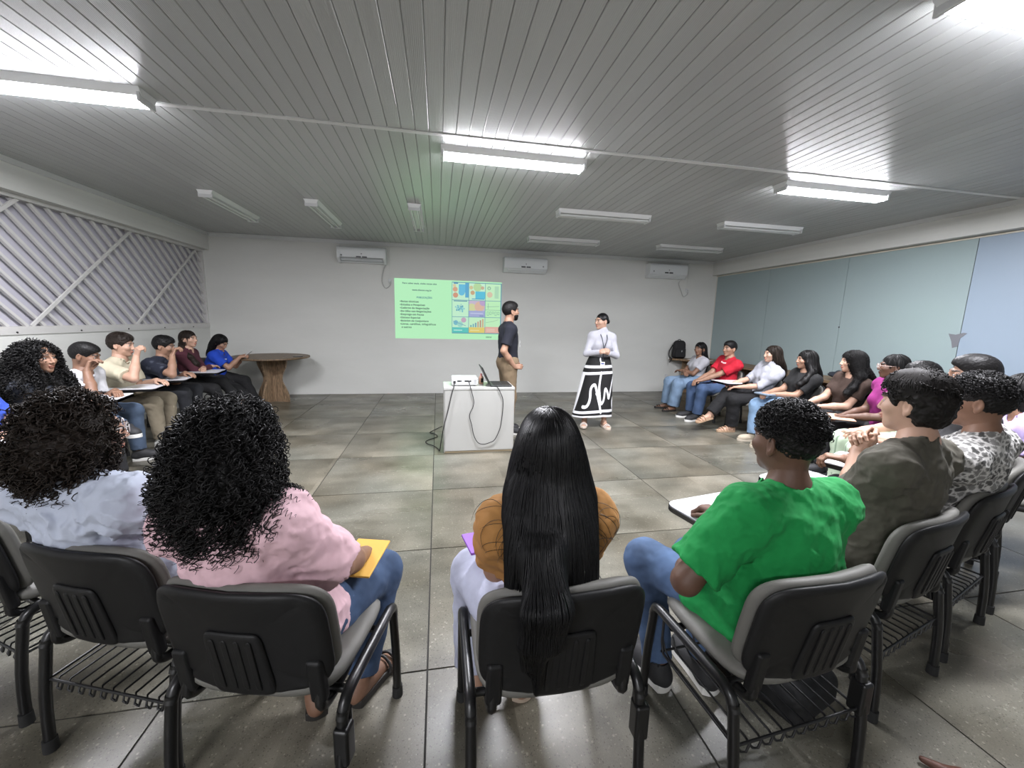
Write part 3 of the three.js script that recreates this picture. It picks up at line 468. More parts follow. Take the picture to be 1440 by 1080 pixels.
// strands: thin tapered tubes gathered into one geometry
function strandSet() { return { pos: [], idx: [] }; }
function addStrand(S, pts, r, sides = 3, tip = .35) {
  const n = pts.length; if (n < 2) return; const base = S.pos.length / 3; let ux = null; const T = V(), U = V(), W = V();
  for (let i = 0; i < n; i++) {
    T.copy(pts[Math.min(i + 1, n - 1)]).sub(pts[Math.max(i - 1, 0)]).normalize(); if (!ux) ux = Math.abs(T.y) < .9 ? V(0, 1, 0) : V(1, 0, 0);
    U.crossVectors(ux, T).normalize(); W.crossVectors(T, U); ux = W.clone(); const q = i / (n - 1), R = r * (q > .6 ? 1 - (1 - tip) * (q - .6) / .4 : 1);
    for (let s = 0; s < sides; s++) { const a = s / sides * 6.2832, c = Math.cos(a) * R, d = Math.sin(a) * R; S.pos.push(pts[i].x + U.x * c + W.x * d, pts[i].y + U.y * c + W.y * d, pts[i].z + U.z * c + W.z * d); }
    if (i) for (let s = 0; s < sides; s++) { const a = base + (i - 1) * sides + s, b = base + (i - 1) * sides + (s + 1) % sides; S.idx.push(a, b, a + sides, b, b + sides, a + sides); }
  }
}
function strandGeo(S) { const g = new THREE.BufferGeometry(); g.setAttribute('position', new THREE.Float32BufferAttribute(S.pos, 3)); g.setIndex(S.idx); g.computeVertexNormals(); return g; }
const mergeSame = gs => mergeGeometries(gs.map(g => { const o = new THREE.BufferGeometry(); o.setAttribute('position', g.attributes.position); o.setAttribute('normal', g.attributes.normal); if (g.attributes.color) o.setAttribute('color', g.attributes.color); o.setIndex(g.index); return o; }));

function ik(a, t, l1, l2, pole) {      // two-bone reach: returns joint and clamped end
  const d = t.clone().sub(a); let L = d.length(); const mx = (l1 + l2) * .998; if (L > mx) { d.setLength(mx); L = mx; } const e = a.clone().add(d), u = d.clone().normalize();
  const x = (l1 * l1 - l2 * l2 + L * L) / (2 * L), h = Math.sqrt(Math.max(0, l1 * l1 - x * x)), p = pole.clone().addScaledVector(u, -pole.dot(u)).normalize();
  return [a.clone().addScaledVector(u, x).addScaledVector(p, h), e];
}
const SKIN = { dark: lin(.105, .052, .032), brown: lin(.20, .105, .065), tan: lin(.31, .175, .115), light: lin(.46, .28, .20), fair: lin(.52, .33, .25) };
const skinMats = {};
const HAIRC = { black: lin(.0065, .006, .006), soft: lin(.011, .009, .008), brown: lin(.016, .011, .008) };
const hairMats = { black: pmat(HAIRC.black, .5, { specularIntensity: .45 }), soft: pmat(HAIRC.soft, .6, { specularIntensity: .4 }), brown: pmat(HAIRC.brown, .55, { specularIntensity: .4 }), sleek: pmat(lin(.005, .005, .0055), .38, { specularIntensity: .5 }) };
const skinMat = mat(lin(1, 1, 1), .55, { vertexColors: true }), eyeMat = pmat(lin(1, 1, 1), .15, { vertexColors: true }), clothV = mat(lin(1, 1, 1), .88, { vertexColors: true });
const eyeGeo = (() => { const g = new THREE.SphereGeometry(.0125, 18, 14), p = g.attributes.position, c = []; for (let i = 0; i < p.count; i++) { const q = Math.hypot(p.getX(i), p.getY(i)) / .0125, f = p.getZ(i) < 0; const v = f && q < .22 ? [.005, .005, .005] : f && q < .5 ? [.03, .015, .008] : [.36, .34, .33]; c.push(...v); } g.setAttribute('color', new THREE.Float32BufferAttribute(c, 3)); return g; })();
const soleGeo = (() => { const s = new THREE.Shape(); s.moveTo(-.036, .105); s.quadraticCurveTo(0, .13, .036, .105); s.bezierCurveTo(.04, .03, .034, 0, .046, -.07); s.bezierCurveTo(.05, -.13, .02, -.155, .0, -.155); s.bezierCurveTo(-.03, -.155, -.05, -.12, -.044, -.06); s.bezierCurveTo(-.036, 0, -.038, .05, -.036, .105); return new THREE.ExtrudeGeometry(s, { depth: .026, bevelEnabled: true, bevelSize: .003, bevelThickness: .003, bevelSegments: 2, curveSegments: 10 }).rotateX(Math.PI / 2).translate(0, .029, 0); })();
const shoeGeo = (() => nets(field([cone(V(0, .045, .085), V(0, .04, -.09), .04, .036, .03), ell(V(0, .04, -.085), I3, [.046, .04, .065], .03), cone(V(0, .06, .07), V(0, .085, .06), .042, .046, .03), cone(V(0, .075, .03), V(0, .05, -.06), .038, .035, .03)], [cone(V(0, .16, .055), V(0, .11, .06), .04, .034, .005)], (d, x, y, z) => Math.max(d, .012 - y)), .009))();
const sandalSole = soleGeo;
const strapGeo = [[-.10, .05], [-.065, .06], [-.02, .078]].map(([z, h]) => path([[-.05, .02, z + .01], [-.043, h * .8, z], [0, h + .012, z - .005], [.043, h * .8, z], [.05, .02, z + .01]], .0065, 14, 6)).concat([path([[-.034, .02, .05], [-.04, .07, .07], [0, .085, .1], [.04, .07, .07], [.034, .02, .05]], .0055, 16, 6)]);
const jeans = (r, g, b, amp = .35) => (x, y, z, nx, ny, nz) => { const n = 1 + amp * (N3(x * 9, y * 9, z * 9) + .5 * N3(x * 70, y * 70, z * 70) * .5); return [r * n, g * n, b * n]; };
const plain = (r, g, b, amp = .05) => (x, y, z) => { const n = 1 + amp * N3(x * 60, y * 60, z * 60); return [r * n, g * n, b * n]; };

const worley = (sc, fn) => (x, y, z) => { const X = x * sc + 40, Y = y * sc + 40, Z = z * sc + 40, ix = Math.floor(X), iy = Math.floor(Y), iz = Math.floor(Z); let a = 9, b = 9, w = 0; for (let i = -1; i < 2; i++) for (let j = -1; j < 2; j++) for (let k = -1; k < 2; k++) { const h = (ix + i) * 7 + (iy + j) * 131, px = ix + i + hash2(h, iz + k, 1), py = iy + j + hash2(h, iz + k, 2), pz = iz + k + hash2(h, iz + k, 3), d = Math.hypot(X - px, Y - py, Z - pz); if (d < a) { b = a; a = d; w = hash2(h, iz + k, 4); } else if (d < b) b = d; } return fn(b - a, w, a, x, y, z); };

function person(o) {
  const th = Math.atan2(-o.f[0], -o.f[1]), g = thing('person', o.label, 'person', [o.x, 0, o.z], th, o.group);
  const inv = new THREE.Matrix4().makeRotationY(-th), L = p => V(p[0] - o.x, p[1], p[2] - o.z).applyMatrix4(inv);   // world -> person
  const male = !o.fem, s = o.s || (male ? 1.02 : .95), near = o.near || 0, fat = o.fat || 1;
  const bodyCell = near ? .013 : .018, clothCell = near ? .0085 : .014, headCell = near ? .0045 : .0048, handCell = near ? .0038 : .0048;
  const P = o.stand ? V(0, .945 * s, 0) : V(o.px || 0, .535, o.pz === undefined ? .045 : o.pz);
  const top = L(o.top), look = o.look || [1.6, 1.45, -5.3], hs = o.hs || (male ? 1.0 : .96);
  // head frame
  const fw = L(look).sub(top).setY(0).normalize(); const pitch = o.pitch || 0; const hf = V(fw.x * Math.cos(pitch), Math.sin(pitch), fw.z * Math.cos(pitch)), hr = V().crossVectors(hf, V(0, 1, 0)).normalize(); if (o.tilt) hr.applyAxisAngle(hf, o.tilt); const hu = V().crossVectors(hr, hf);
  const Hc = top.clone().addScaledVector(hu, -.118 * hs), hb = hf.clone().negate(), HB = [hr, hu, hb];
  const H = (x, y, z) => Hc.clone().addScaledVector(hr, x * hs).addScaledVector(hu, y * hs).addScaledVector(hb, z * hs), HE = (x, y, z, a, b, c, k = .015) => ell(H(x, y, z), HB, [a * hs, b * hs, c * hs], k);
  const toHead = (x, y, z) => { const d = V(x, y, z).sub(Hc); return [d.dot(hr) / hs, d.dot(hu) / hs, d.dot(hb) / hs]; };
  // spine
  const tw = o.twist || 0, Nk = Hc.clone().add(V(-fw.x * .03, -.165 * hs, -fw.z * .03)); if (o.neck) Nk.add(V(...o.neck));
  const U = Nk.clone().sub(P).normalize(), Rt = V(Math.cos(tw), 0, -Math.sin(tw)); Rt.addScaledVector(U, -Rt.dot(U)).normalize(); const Bk = V().crossVectors(Rt, U), TB = [Rt, U, Bk], TL = Nk.distanceTo(P), ss = TL / .52;
  const S = (x, y, z) => P.clone().addScaledVector(Rt, x).addScaledVector(U, y * TL).addScaledVector(Bk, z + Math.sin(Math.max(0, Math.min(1, y)) * Math.PI) * (o.slouch || 0));
  const sw = (o.sw || (male ? .175 : .15)) * s, ws = fat;
  const shp = o.shrug || 0, shY = .90 + shp;
  const torso = [ell(S(0, .03, 0), TB, [.165 * ws * s, .13 * ss, .125 * ws], .06), ell(S(0, .34, -.005), TB, [(male ? .145 : .125) * ws * s, .17 * ss, .105 * ws], .06), ell(S(0, .66, 0), TB, [(male ? .165 : .145) * ws * s, .18 * ss, .112 * ws], .06)];
  if (!male) torso.push(ell(S(-.065, .62, -.075), TB, [.055, .055, .055], .04), ell(S(.065, .62, -.075), TB, [.055, .055, .055], .04));
  torso.push(cone(S(-sw + .02, shY - .02, .005), S(sw - .02, shY - .02, .005), .062 * s, .062 * s, .05));
  const neckTop = H(0, -.05, .022), neck = [cone(Nk.clone().addScaledVector(U, -.02), neckTop, .056 * s, .05 * s, .03), cone(S(-sw * .75, shY - .01, .01), Nk.clone().addScaledVector(U, .025), .042, .042, .045), cone(S(sw * .75, shY - .01, .01), Nk.clone().addScaledVector(U, .025), .042, .042, .045)];
  // arms
  const arms = [], hands = [], sleeves = [], bodyArm = [];
  for (const sd of [-1, 1]) {
    const spec = (sd < 0 ? o.lh : o.rh) || {}, sh = S(sd * sw, shY - .03, .01), tgt = spec.w ? L(spec.w) : V(...(spec.l || [sd * .12, .62, -.28]));
    const pole = V(...(spec.pole || [sd * .32, -.8, .5])), l1 = .285 * s, l2 = .255 * s, [el, wr] = ik(sh, tgt, l1, l2, pole), am = o.arm || 1;
    bodyArm.push(cone(sh, el, .05 * am * s, .04 * am * s, .03), cone(el, wr.clone().lerp(el, .55), .04 * am * s, .04 * am * s, .02), cone(wr.clone().lerp(el, .55), wr, .04 * am * s, .0275 * s, .02));
    torso.push(ell(sh, I3, [.06 * s * am, .06 * s * am, .06 * s * am], .05));
    // hand
    const dir = spec.dir ? V(...spec.dir).normalize() : wr.clone().sub(el).normalize(), upv = V(...(spec.up || [0, 1, 0])); let up = upv.addScaledVector(dir, -upv.dot(dir)).normalize(); let tz = V().crossVectors(dir, up); if (sd > 0) tz.negate(); // thumb side points inward
    if (spec.flip) tz.negate();
    const hsz = .97 * s * (male ? 1 : .92), hp = (x, y, z) => wr.clone().addScaledVector(dir, x * hsz).addScaledVector(up, y * hsz).addScaledVector(tz, z * hsz), c = spec.curl === undefined ? .4 : spec.curl, q = [];
    q.push(cone(el.clone().lerp(wr, .86), wr, .029 * s, .0265 * s, .012)); const zs = [.027, .0085, -.0095, -.026], fl = [[.042, .025, .02], [.046, .028, .021], [.042, .026, .02], [.033, .02, .018]];
    zs.forEach((z, i) => {
      const kn = [.088 - Math.abs(z - .0085) * .25, 0, z]; q.push(cone(hp(.005, -.002, z * .65), hp(...kn), .0135, .0115, .014));
      let a = -(spec.c1 === undefined ? c : spec.c1) * (1 + .08 * i), p = kn; const sp = (z - .002) * 1.2;
      fl[i].forEach((l, j) => { const n = [p[0] + Math.cos(a) * l * Math.cos(sp), p[1] + Math.sin(a) * l, p[2] + Math.sin(sp) * l]; q.push(cone(hp(...p), hp(...n), .0092 - j * .0007, .0086 - j * .0008, .006)); p = n; a -= c * (j ? .8 : 1.15); });
    });
    const tb = spec.thumb || .5; q.push(cone(hp(.015, -.006, .02), hp(.048, -.016, .046), .0145, .0115, .014), cone(hp(.048, -.016, .046), hp(.048 + .03 * Math.cos(tb), -.018 - .008 * c, .046 + .03 * Math.sin(tb) * .6), .011, .0095, .006), cone(hp(.048 + .03 * Math.cos(tb), -.018 - .008 * c, .046 + .03 * Math.sin(tb) * .6), hp(.073 + .03 * Math.cos(tb), -.026 - .012 * c, .05), .0095, .0085, .006));
    hands.push(q); arms.push({ sh, el, wr, sd });
  }
  // legs
  const legs = [], feet = [], hipW = .088 * s;
  for (const sd of [-1, 1]) {
    const spec = (sd < 0 ? o.lf : o.rf) || {}, hip = S(sd * hipW, -.02, 0), an = o.stand ? V(sd * .09 + (spec.dx || 0), .085, spec.dz || 0) : V(...(spec.p || [sd * .11, .085, -.40]));
    const [kn, ak] = ik(hip, an, .43 * s, .42 * s, V(...(spec.pole || (o.stand ? [0, .1, -1] : [sd * .15, 1, -.6])))), fdir = V(...(spec.dir || [sd * .18, 0, -1])).normalize(), lm = o.leg || 1;
    legs.push({ hip, kn, ak, prims: [cone(hip, kn, .086 * lm * s, .058 * lm * s, .05), cone(kn, kn.clone().lerp(ak, .35), .055 * lm * s, .056 * lm * s, .03), cone(kn.clone().lerp(ak, .35), ak, .054 * lm * s, .035 * s, .03)] });
    feet.push({ ak, fdir, sd, prims: [cone(ak.clone().add(V(0, -.02, 0)), ak.clone().addScaledVector(fdir, .10).add(V(0, -.05, 0)), .036, .028, .03), cone(ak.clone().add(V(0, -.045, 0)).addScaledVector(fdir, -.03), ak.clone().addScaledVector(fdir, .10).add(V(0, -.055, 0)), .032, .026, .03), ell(ak.clone().addScaledVector(fdir, .145).add(V(0, -.058, 0)), [V().crossVectors(fdir, V(0, 1, 0)), V(0, 1, 0), fdir], [.04, .02, .045], .02)] });
  }
  // head
  const headP = [HE(0, .03, .012, .074, .088, .094), HE(0, -.03, -.028, .06, .078, .066, .03), HE(0, -.09, -.064, .024, .022, .024, .025), HE(-.04, -.018, -.06, .024, .022, .026, .02), HE(.04, -.018, -.06, .024, .022, .026, .02),
    cone(H(-.034, .029, -.083), H(.034, .029, -.083), .0105 * hs, .0105 * hs, .012), cone(H(0, .018, -.09), H(0, -.026, -.1065), .0075 * hs, .0105 * hs, .01), HE(-.0105, -.03, -.097, .008, .007, .01, .006), HE(.0105, -.03, -.097, .008, .007, .01, .006), HE(0, -.055, -.093, .021, .0065, .009, .006), HE(0, -.066, -.091, .019, .0075, .009, .006)];
  for (const q of [-1, 1]) { const eb = [hr.clone().applyAxisAngle(hu, q * .35), hu.clone(), hb.clone().applyAxisAngle(hu, q * .35)]; headP.push(ell(H(q * .079, -.004, .012), eb, [.008 * hs, .031 * hs, .018 * hs], .008), ell(H(q * .076, -.028, .006), eb, [.007 * hs, .012 * hs, .009 * hs], .006), ell(H(q * .031, .0145, -.0765), HB, [.0145 * hs, .0065 * hs, .0135 * hs], .004)); }
  const headS = [HE(-.031, .008, -.1, .017, .0105, .018, .01), HE(.031, .008, -.1, .017, .0105, .018, .01), HE(-.088, 0, .008, .007, .017, .009, .006), HE(.088, 0, .008, .007, .017, .009, .006)];
  const sk = SKIN[o.skin || 'brown'], hc = HAIRC[o.hairColor || 'black'] || HAIRC.black;
  const skinCol = (x, y, z) => { const n = 1 + .05 * N3(x * 40, y * 40, z * 40); return [sk.r * n, sk.g * n, sk.b * n]; };
  const headCol = (x, y, z) => {
    const [a, b, c] = toHead(x, y, z), base = skinCol(x, y, z); if (c > -.06) return base; const ax = Math.abs(a);
    if (ax < .024 && b > -.0755 && b < -.0485 && c < -.086) return [sk.r * .82, sk.g * .58, sk.b * .58];
    if (ax > .012 && ax < .052 && Math.abs(b - .0335 - (.03 - ax) * .12) < .0055) return [hc.r * 2 + sk.r * .12, hc.g * 2 + sk.g * .12, hc.b * 2 + sk.b * .12];
    return base;
  };
  const headNeck = [...headP, cone(neckTop.clone().lerp(Nk, .5), neckTop, .052 * s, .05 * s, .03)];
  const bodyPr = [...torso, ...neck, ...bodyArm]; for (const l of legs) bodyPr.push(...l.prims); for (const f of feet) bodyPr.push(...f.prims);
  const bodyG = nets(field(bodyPr), bodyCell, skinCol), headG = nets(field(headNeck, headS), headCell, headCol), handG = hands.map(q => nets(field(q), handCell, skinCol));
  part('body', mergeSame([bodyG, headG, ...handG]), skinMat, g);
  for (const q of [-1, 1]) { const e = part('eye', eyeGeo, eyeMat, g); e.position.copy(H(q * .031, .0075, -.0745)); e.quaternion.setFromRotationMatrix(new THREE.Matrix4().makeBasis(hr, hu, hb)); e.scale.setScalar(hs); }
  // ---- clothes
  const ctx = { g, S, H, HE, L, P, U, Rt, Bk, TB, TL, Nk, Hc, HB, hr, hu, hb, hs, s, toHead, arms, legs, feet, torso, neckTop, sw, near, sk };
  const sh = o.shirt;
  if (sh) {
    const e = sh.e || .014, pr = grow(torso, e); if (sh.loose) pr.push(ell(S(0, .2, 0), TB, [.165 * ws * s + e + sh.loose, .26 * ss, .125 * ws + e + sh.loose], .05));
    const subs = sh.turtle ? [] : [cone(Nk.clone().addScaledVector(U, -.01 - (sh.low || 0)).addScaledVector(Bk, -(sh.low || 0) * .8 - .01), neckTop.clone().addScaledVector(U, .02), 0.064 * s, .07 * s, .008)];
    if (sh.turtle) pr.push(cone(Nk, Nk.clone().lerp(neckTop, .45), .062 * s, .058 * s, .02));
    pr.push(cone(S(-sw * .75, shY, .01), Nk.clone().addScaledVector(U, .02), .048 + e * .4, .05 + e * .4, .04), cone(S(sw * .75, shY, .01), Nk.clone().addScaledVector(U, .02), .048 + e * .4, .05 + e * .4, .04));
    const cuts = [];
    for (const a of arms) {
      const am = o.arm || 1, len = sh.sleeve, fl = sh.flare === undefined ? .016 : sh.flare; if (!len) continue;
      if (len <= 1) { const end = a.sh.clone().lerp(a.el, len), ex = a.sh.clone().lerp(a.el, Math.min(1, len + .12)); const sp = [cone(a.sh, ex, .058 * am * s + e * .8 + (sh.puff || 0), .045 * am * s + e * .6 + fl, .03)]; if (sh.puff) sp.push(ell(a.sh.clone().lerp(a.el, .25), I3, [.075, .075, .075], .04)); cuts.push({ p: end, n: a.el.clone().sub(a.sh).normalize(), F: field(sp) }); }
      else { const q = len - 1, end = a.el.clone().lerp(a.wr, q), ex = a.el.clone().lerp(a.wr, Math.min(1.05, q + .1)); const sp = [cone(a.sh, a.el, .058 * am * s + e * .8, .042 * am * s + e * .9 + fl * .4, .03), cone(a.el, ex, .042 * am * s + e * .9 + fl * .4, .031 * s + e * .7 + fl * .5, .02)]; if (sh.puff) sp.push(ell(a.sh.clone().lerp(a.el, .2), I3, [.085, .085, .085], .04)); cuts.push({ p: end, n: a.wr.clone().sub(a.el).normalize(), F: field(sp), long: 1 }); }
    }
    if (sh.lap && !o.stand) for (const l of legs) pr.push(cone(l.hip, l.hip.clone().lerp(l.kn, sh.lap), .098 * s * fat + e, .088 * s + e, .05));
    const hem = sh.hem === undefined ? -.10 : sh.hem, amp = sh.fold === undefined ? .006 : sh.fold, sd0 = rnd() * 50;
    const base = field(pr, subs), clip = (d, x, y, z) => { const v = (x - P.x) * U.x + (y - P.y) * U.y + (z - P.z) * U.z; let m = hem - v; if (sh.lap && !o.stand) m = Math.max(m - .02, -.43 * sh.lap - .02 - (z - P.z)); return Math.max(d, m); };
    const FS = (x, y, z) => {
      let d = clip(base(x, y, z), x, y, z);
      for (const c of cuts) { let e2 = c.F(x, y, z); const X = x - c.p.x, Y = y - c.p.y, Z = z - c.p.z, h = X * c.n.x + Y * c.n.y + Z * c.n.z; if (!c.long || X * X + Y * Y + Z * Z < .02) e2 = Math.max(e2, h); const k = .028, q = k - Math.abs(d - e2); d = Math.min(d, e2); if (q > 0) d -= q * q / k / 4; }
      if (d < .04 && d > -.04) { const q = x * Rt.x + y * .5 + z * Rt.z; d += amp * N3(x * 13 + sd0, y * 9 + q * 8, z * 13) + amp * .5 * N3(x * 30, y * 22 + sd0, z * 30); if (near) d += (sh.crease || .7) * amp * (Math.abs(N3(x * 11 + q * 4, y * 17 + sd0, z * 11 - q * 3)) * 2 - .5) + amp * .25 * N3(x * 62, y * 50, z * 62 + sd0); }
      return d;
    };
    FS.lo = base.lo.clone(); FS.hi = base.hi.clone(); for (const c of cuts) { FS.lo.min(c.F.lo); FS.hi.max(c.F.hi); }
    const uvFn = (x, y, z, nx, ny, nz) => { const X = x - P.x, Y = y - P.y, Z = z - P.z, u = X * Rt.x + Y * Rt.y + Z * Rt.z, v = X * U.x + Y * U.y + Z * U.z, f = nx * Bk.x + ny * Bk.y + nz * Bk.z; return sh.front ? [(f < .2 ? u : 2 + u) / .5 + .5, v / .7 + .05] : [u / .5 + (Math.abs(f) < .45 ? (X * Bk.x + Z * Bk.z) / .5 : 0), v / .5]; };
    part(sh.name || 'shirt', nets(FS, sh.cell || clothCell, sh.mat ? null : sh.col, sh.mat ? uvFn : null), sh.mat || clothV, g);
    if (sh.collar) { const a = 14, pts = []; for (let i = 0; i <= a; i++) { const t = i / a * 6.2832; pts.push(Nk.clone().addScaledVector(U, .012 + Math.cos(t) * .012).addScaledVector(Rt, Math.sin(t) * .067 * s).addScaledVector(Bk, Math.cos(t) * .064 * s - .004).toArray()); } part('collar', path(pts, sh.collar, 40, 8), sh.collarMat || mat(lin(...sh.rgb), .85), g); }
  }
  const tr = o.pants;
  if (tr) {
    const e = tr.e || .012, pr = grow(torso.slice(0, 1), e); const cuts = [];
    for (const l of legs) { const w = tr.wide || 0, end = l.kn.clone().lerp(l.ak, tr.len || .93), ex = l.kn.clone().lerp(l.ak, (tr.len || .93) + .12); pr.push(cone(l.hip, l.kn, .09 * s * (o.leg || 1) + e, .061 * s * (o.leg || 1) + e + w * .5, .05), cone(l.kn, ex, .06 * s * (o.leg || 1) + e + w * .6, .046 * s + e + w, .04)); cuts.push({ p: end, n: l.ak.clone().sub(l.kn).normalize() }); }
    const sd0 = rnd() * 50, post = (d, x, y, z) => { if (Math.abs(d) < .04) d += .0055 * N3(x * 14 + sd0, y * 14, z * 14) + .0025 * N3(x * 34, y * 34 + sd0, z * 34); if (z > P.z - .16) d = Math.max(d, y - P.y - (tr.waist || .13)); for (const c of cuts) { const X = x - c.p.x, Y = y - c.p.y, Z = z - c.p.z, h = X * c.n.x + Y * c.n.y + Z * c.n.z; const q2 = X * X + Y * Y + Z * Z; if (q2 < .03 && q2 - h * h < .0075 + (tr.wide || 0) * .12) d = Math.max(d, h); } return d; };
    part(tr.name || 'trousers', nets(field(pr, [], post), near ? .0095 : .0145, tr.col), clothV, g);
  }
  if (o.shoes) for (const f of feet) {
    const a = Math.atan2(-f.fdir.x, -f.fdir.z), K = o.shoes, b = K.sandal ? part('sandal', sandalSole, K.sole, g) : part('shoe', shoeGeo, K.upper, g); b.position.copy(f.ak).addScaledVector(f.fdir, .065).add(V(0, -.085, 0)); b.rotation.y = a; b.rotation.order = 'YXZ'; b.rotation.x = Math.asin(Math.max(-1, Math.min(1, f.fdir.y))); b.scale.setScalar(s * 1.02);
    if (K.sandal) strapGeo.slice(0, K.straps || 4).forEach(q => part('strap', q, K.upper, b)); else { part('sole', soleGeo, K.sole, b); if (K.lace) for (let i = 0; i < 4; i++) part('lace', path([[-.022, .078 - i * .007, -.005 - i * .022], [0, .086 - i * .009, -.008 - i * .022], [.022, .078 - i * .007, -.005 - i * .022]], .0035, 6, 5), K.lace, b); }
  }
  // ---- hair
  if (o.hair) HAIR[o.hair.type](ctx, o.hair);
  if (o.glasses) { const gm = o.glasses, ring = new THREE.TorusGeometry(.024 * hs, .0022, 6, 24).scale(1.05, .85, 1), G = new THREE.Group(); G.name = 'glasses'; G.position.copy(Hc); G.quaternion.setFromRotationMatrix(new THREE.Matrix4().makeBasis(hr, hu, hb)); G.scale.setScalar(hs); g.add(G); for (const q of [-1, 1]) { part('rim', ring, gm, G).position.set(q * .031, .006, -.108); part('temple', path([[q * .056, .012, -.106], [q * .078, .01, -.05], [q * .081, .008, .01], [q * .078, -.012, .03]], .002, 14, 5), gm, G); } part('bridge', path([[-.008, .01, -.109], [0, .014, -.112], [.008, .01, -.109]], .002, 6, 5), gm, G); }
  if (o.after) o.after(ctx);
  return ctx;
}
function gradOf(F, p, h = .004) { return V(F(p.x + h, p.y, p.z) - F(p.x - h, p.y, p.z), F(p.x, p.y + h, p.z) - F(p.x, p.y - h, p.z), F(p.x, p.y, p.z + h) - F(p.x, p.y, p.z - h)).normalize(); }
function growStrand(F, p, dir, len, step, off, pull, grav, wander = 0, stop) {
  const pts = [p.clone()], d = dir.clone(); p = p.clone(); const w = V(rr(-1, 1), rr(-.3, .3), rr(-1, 1));
  for (let l = 0; l < len; l += step) {
    d.y -= grav; if (wander) { w.add(V(rr(-1, 1), rr(-.5, .5), rr(-1, 1)).multiplyScalar(.5)).normalize(); d.addScaledVector(w, wander); } d.normalize(); p.addScaledVector(d, step);
    const v = F(p.x, p.y, p.z); if (v < .08) { const g = gradOf(F, p); if (v < off) p.addScaledVector(g, off - v); else p.addScaledVector(g, -(v - off) * pull); const n = d.dot(g); if (n < 0) d.addScaledVector(g, -n); }
    if (stop && stop(p)) break; pts.push(p.clone());
  }
  return pts;
}
function curlPath(pts, rc, pitch, step) {
  if (pts.length < 3) return [];
  const c = new THREE.CatmullRomCurve3(pts), L = c.getLength(), n = Math.max(6, Math.round(L / step)), out = []; let up = V(rr(-1, 1), rr(-1, 1), rr(-1, 1)).normalize(); const ph = rr(0, 6.28), T = V(), a = V(), b = V(), p = V();
  for (let i = 0; i <= n; i++) { const t = i / n; c.getPoint(t, p); c.getTangent(t, T); a.crossVectors(up, T).normalize(); b.crossVectors(T, a); up = b.clone(); const w = ph + t * L / pitch * 6.2832, r = rc * Math.min(1, .35 + t * 2.2); out.push(p.clone().addScaledVector(a, Math.cos(w) * r).addScaledVector(b, Math.sin(w) * r)); }
  return out;
}
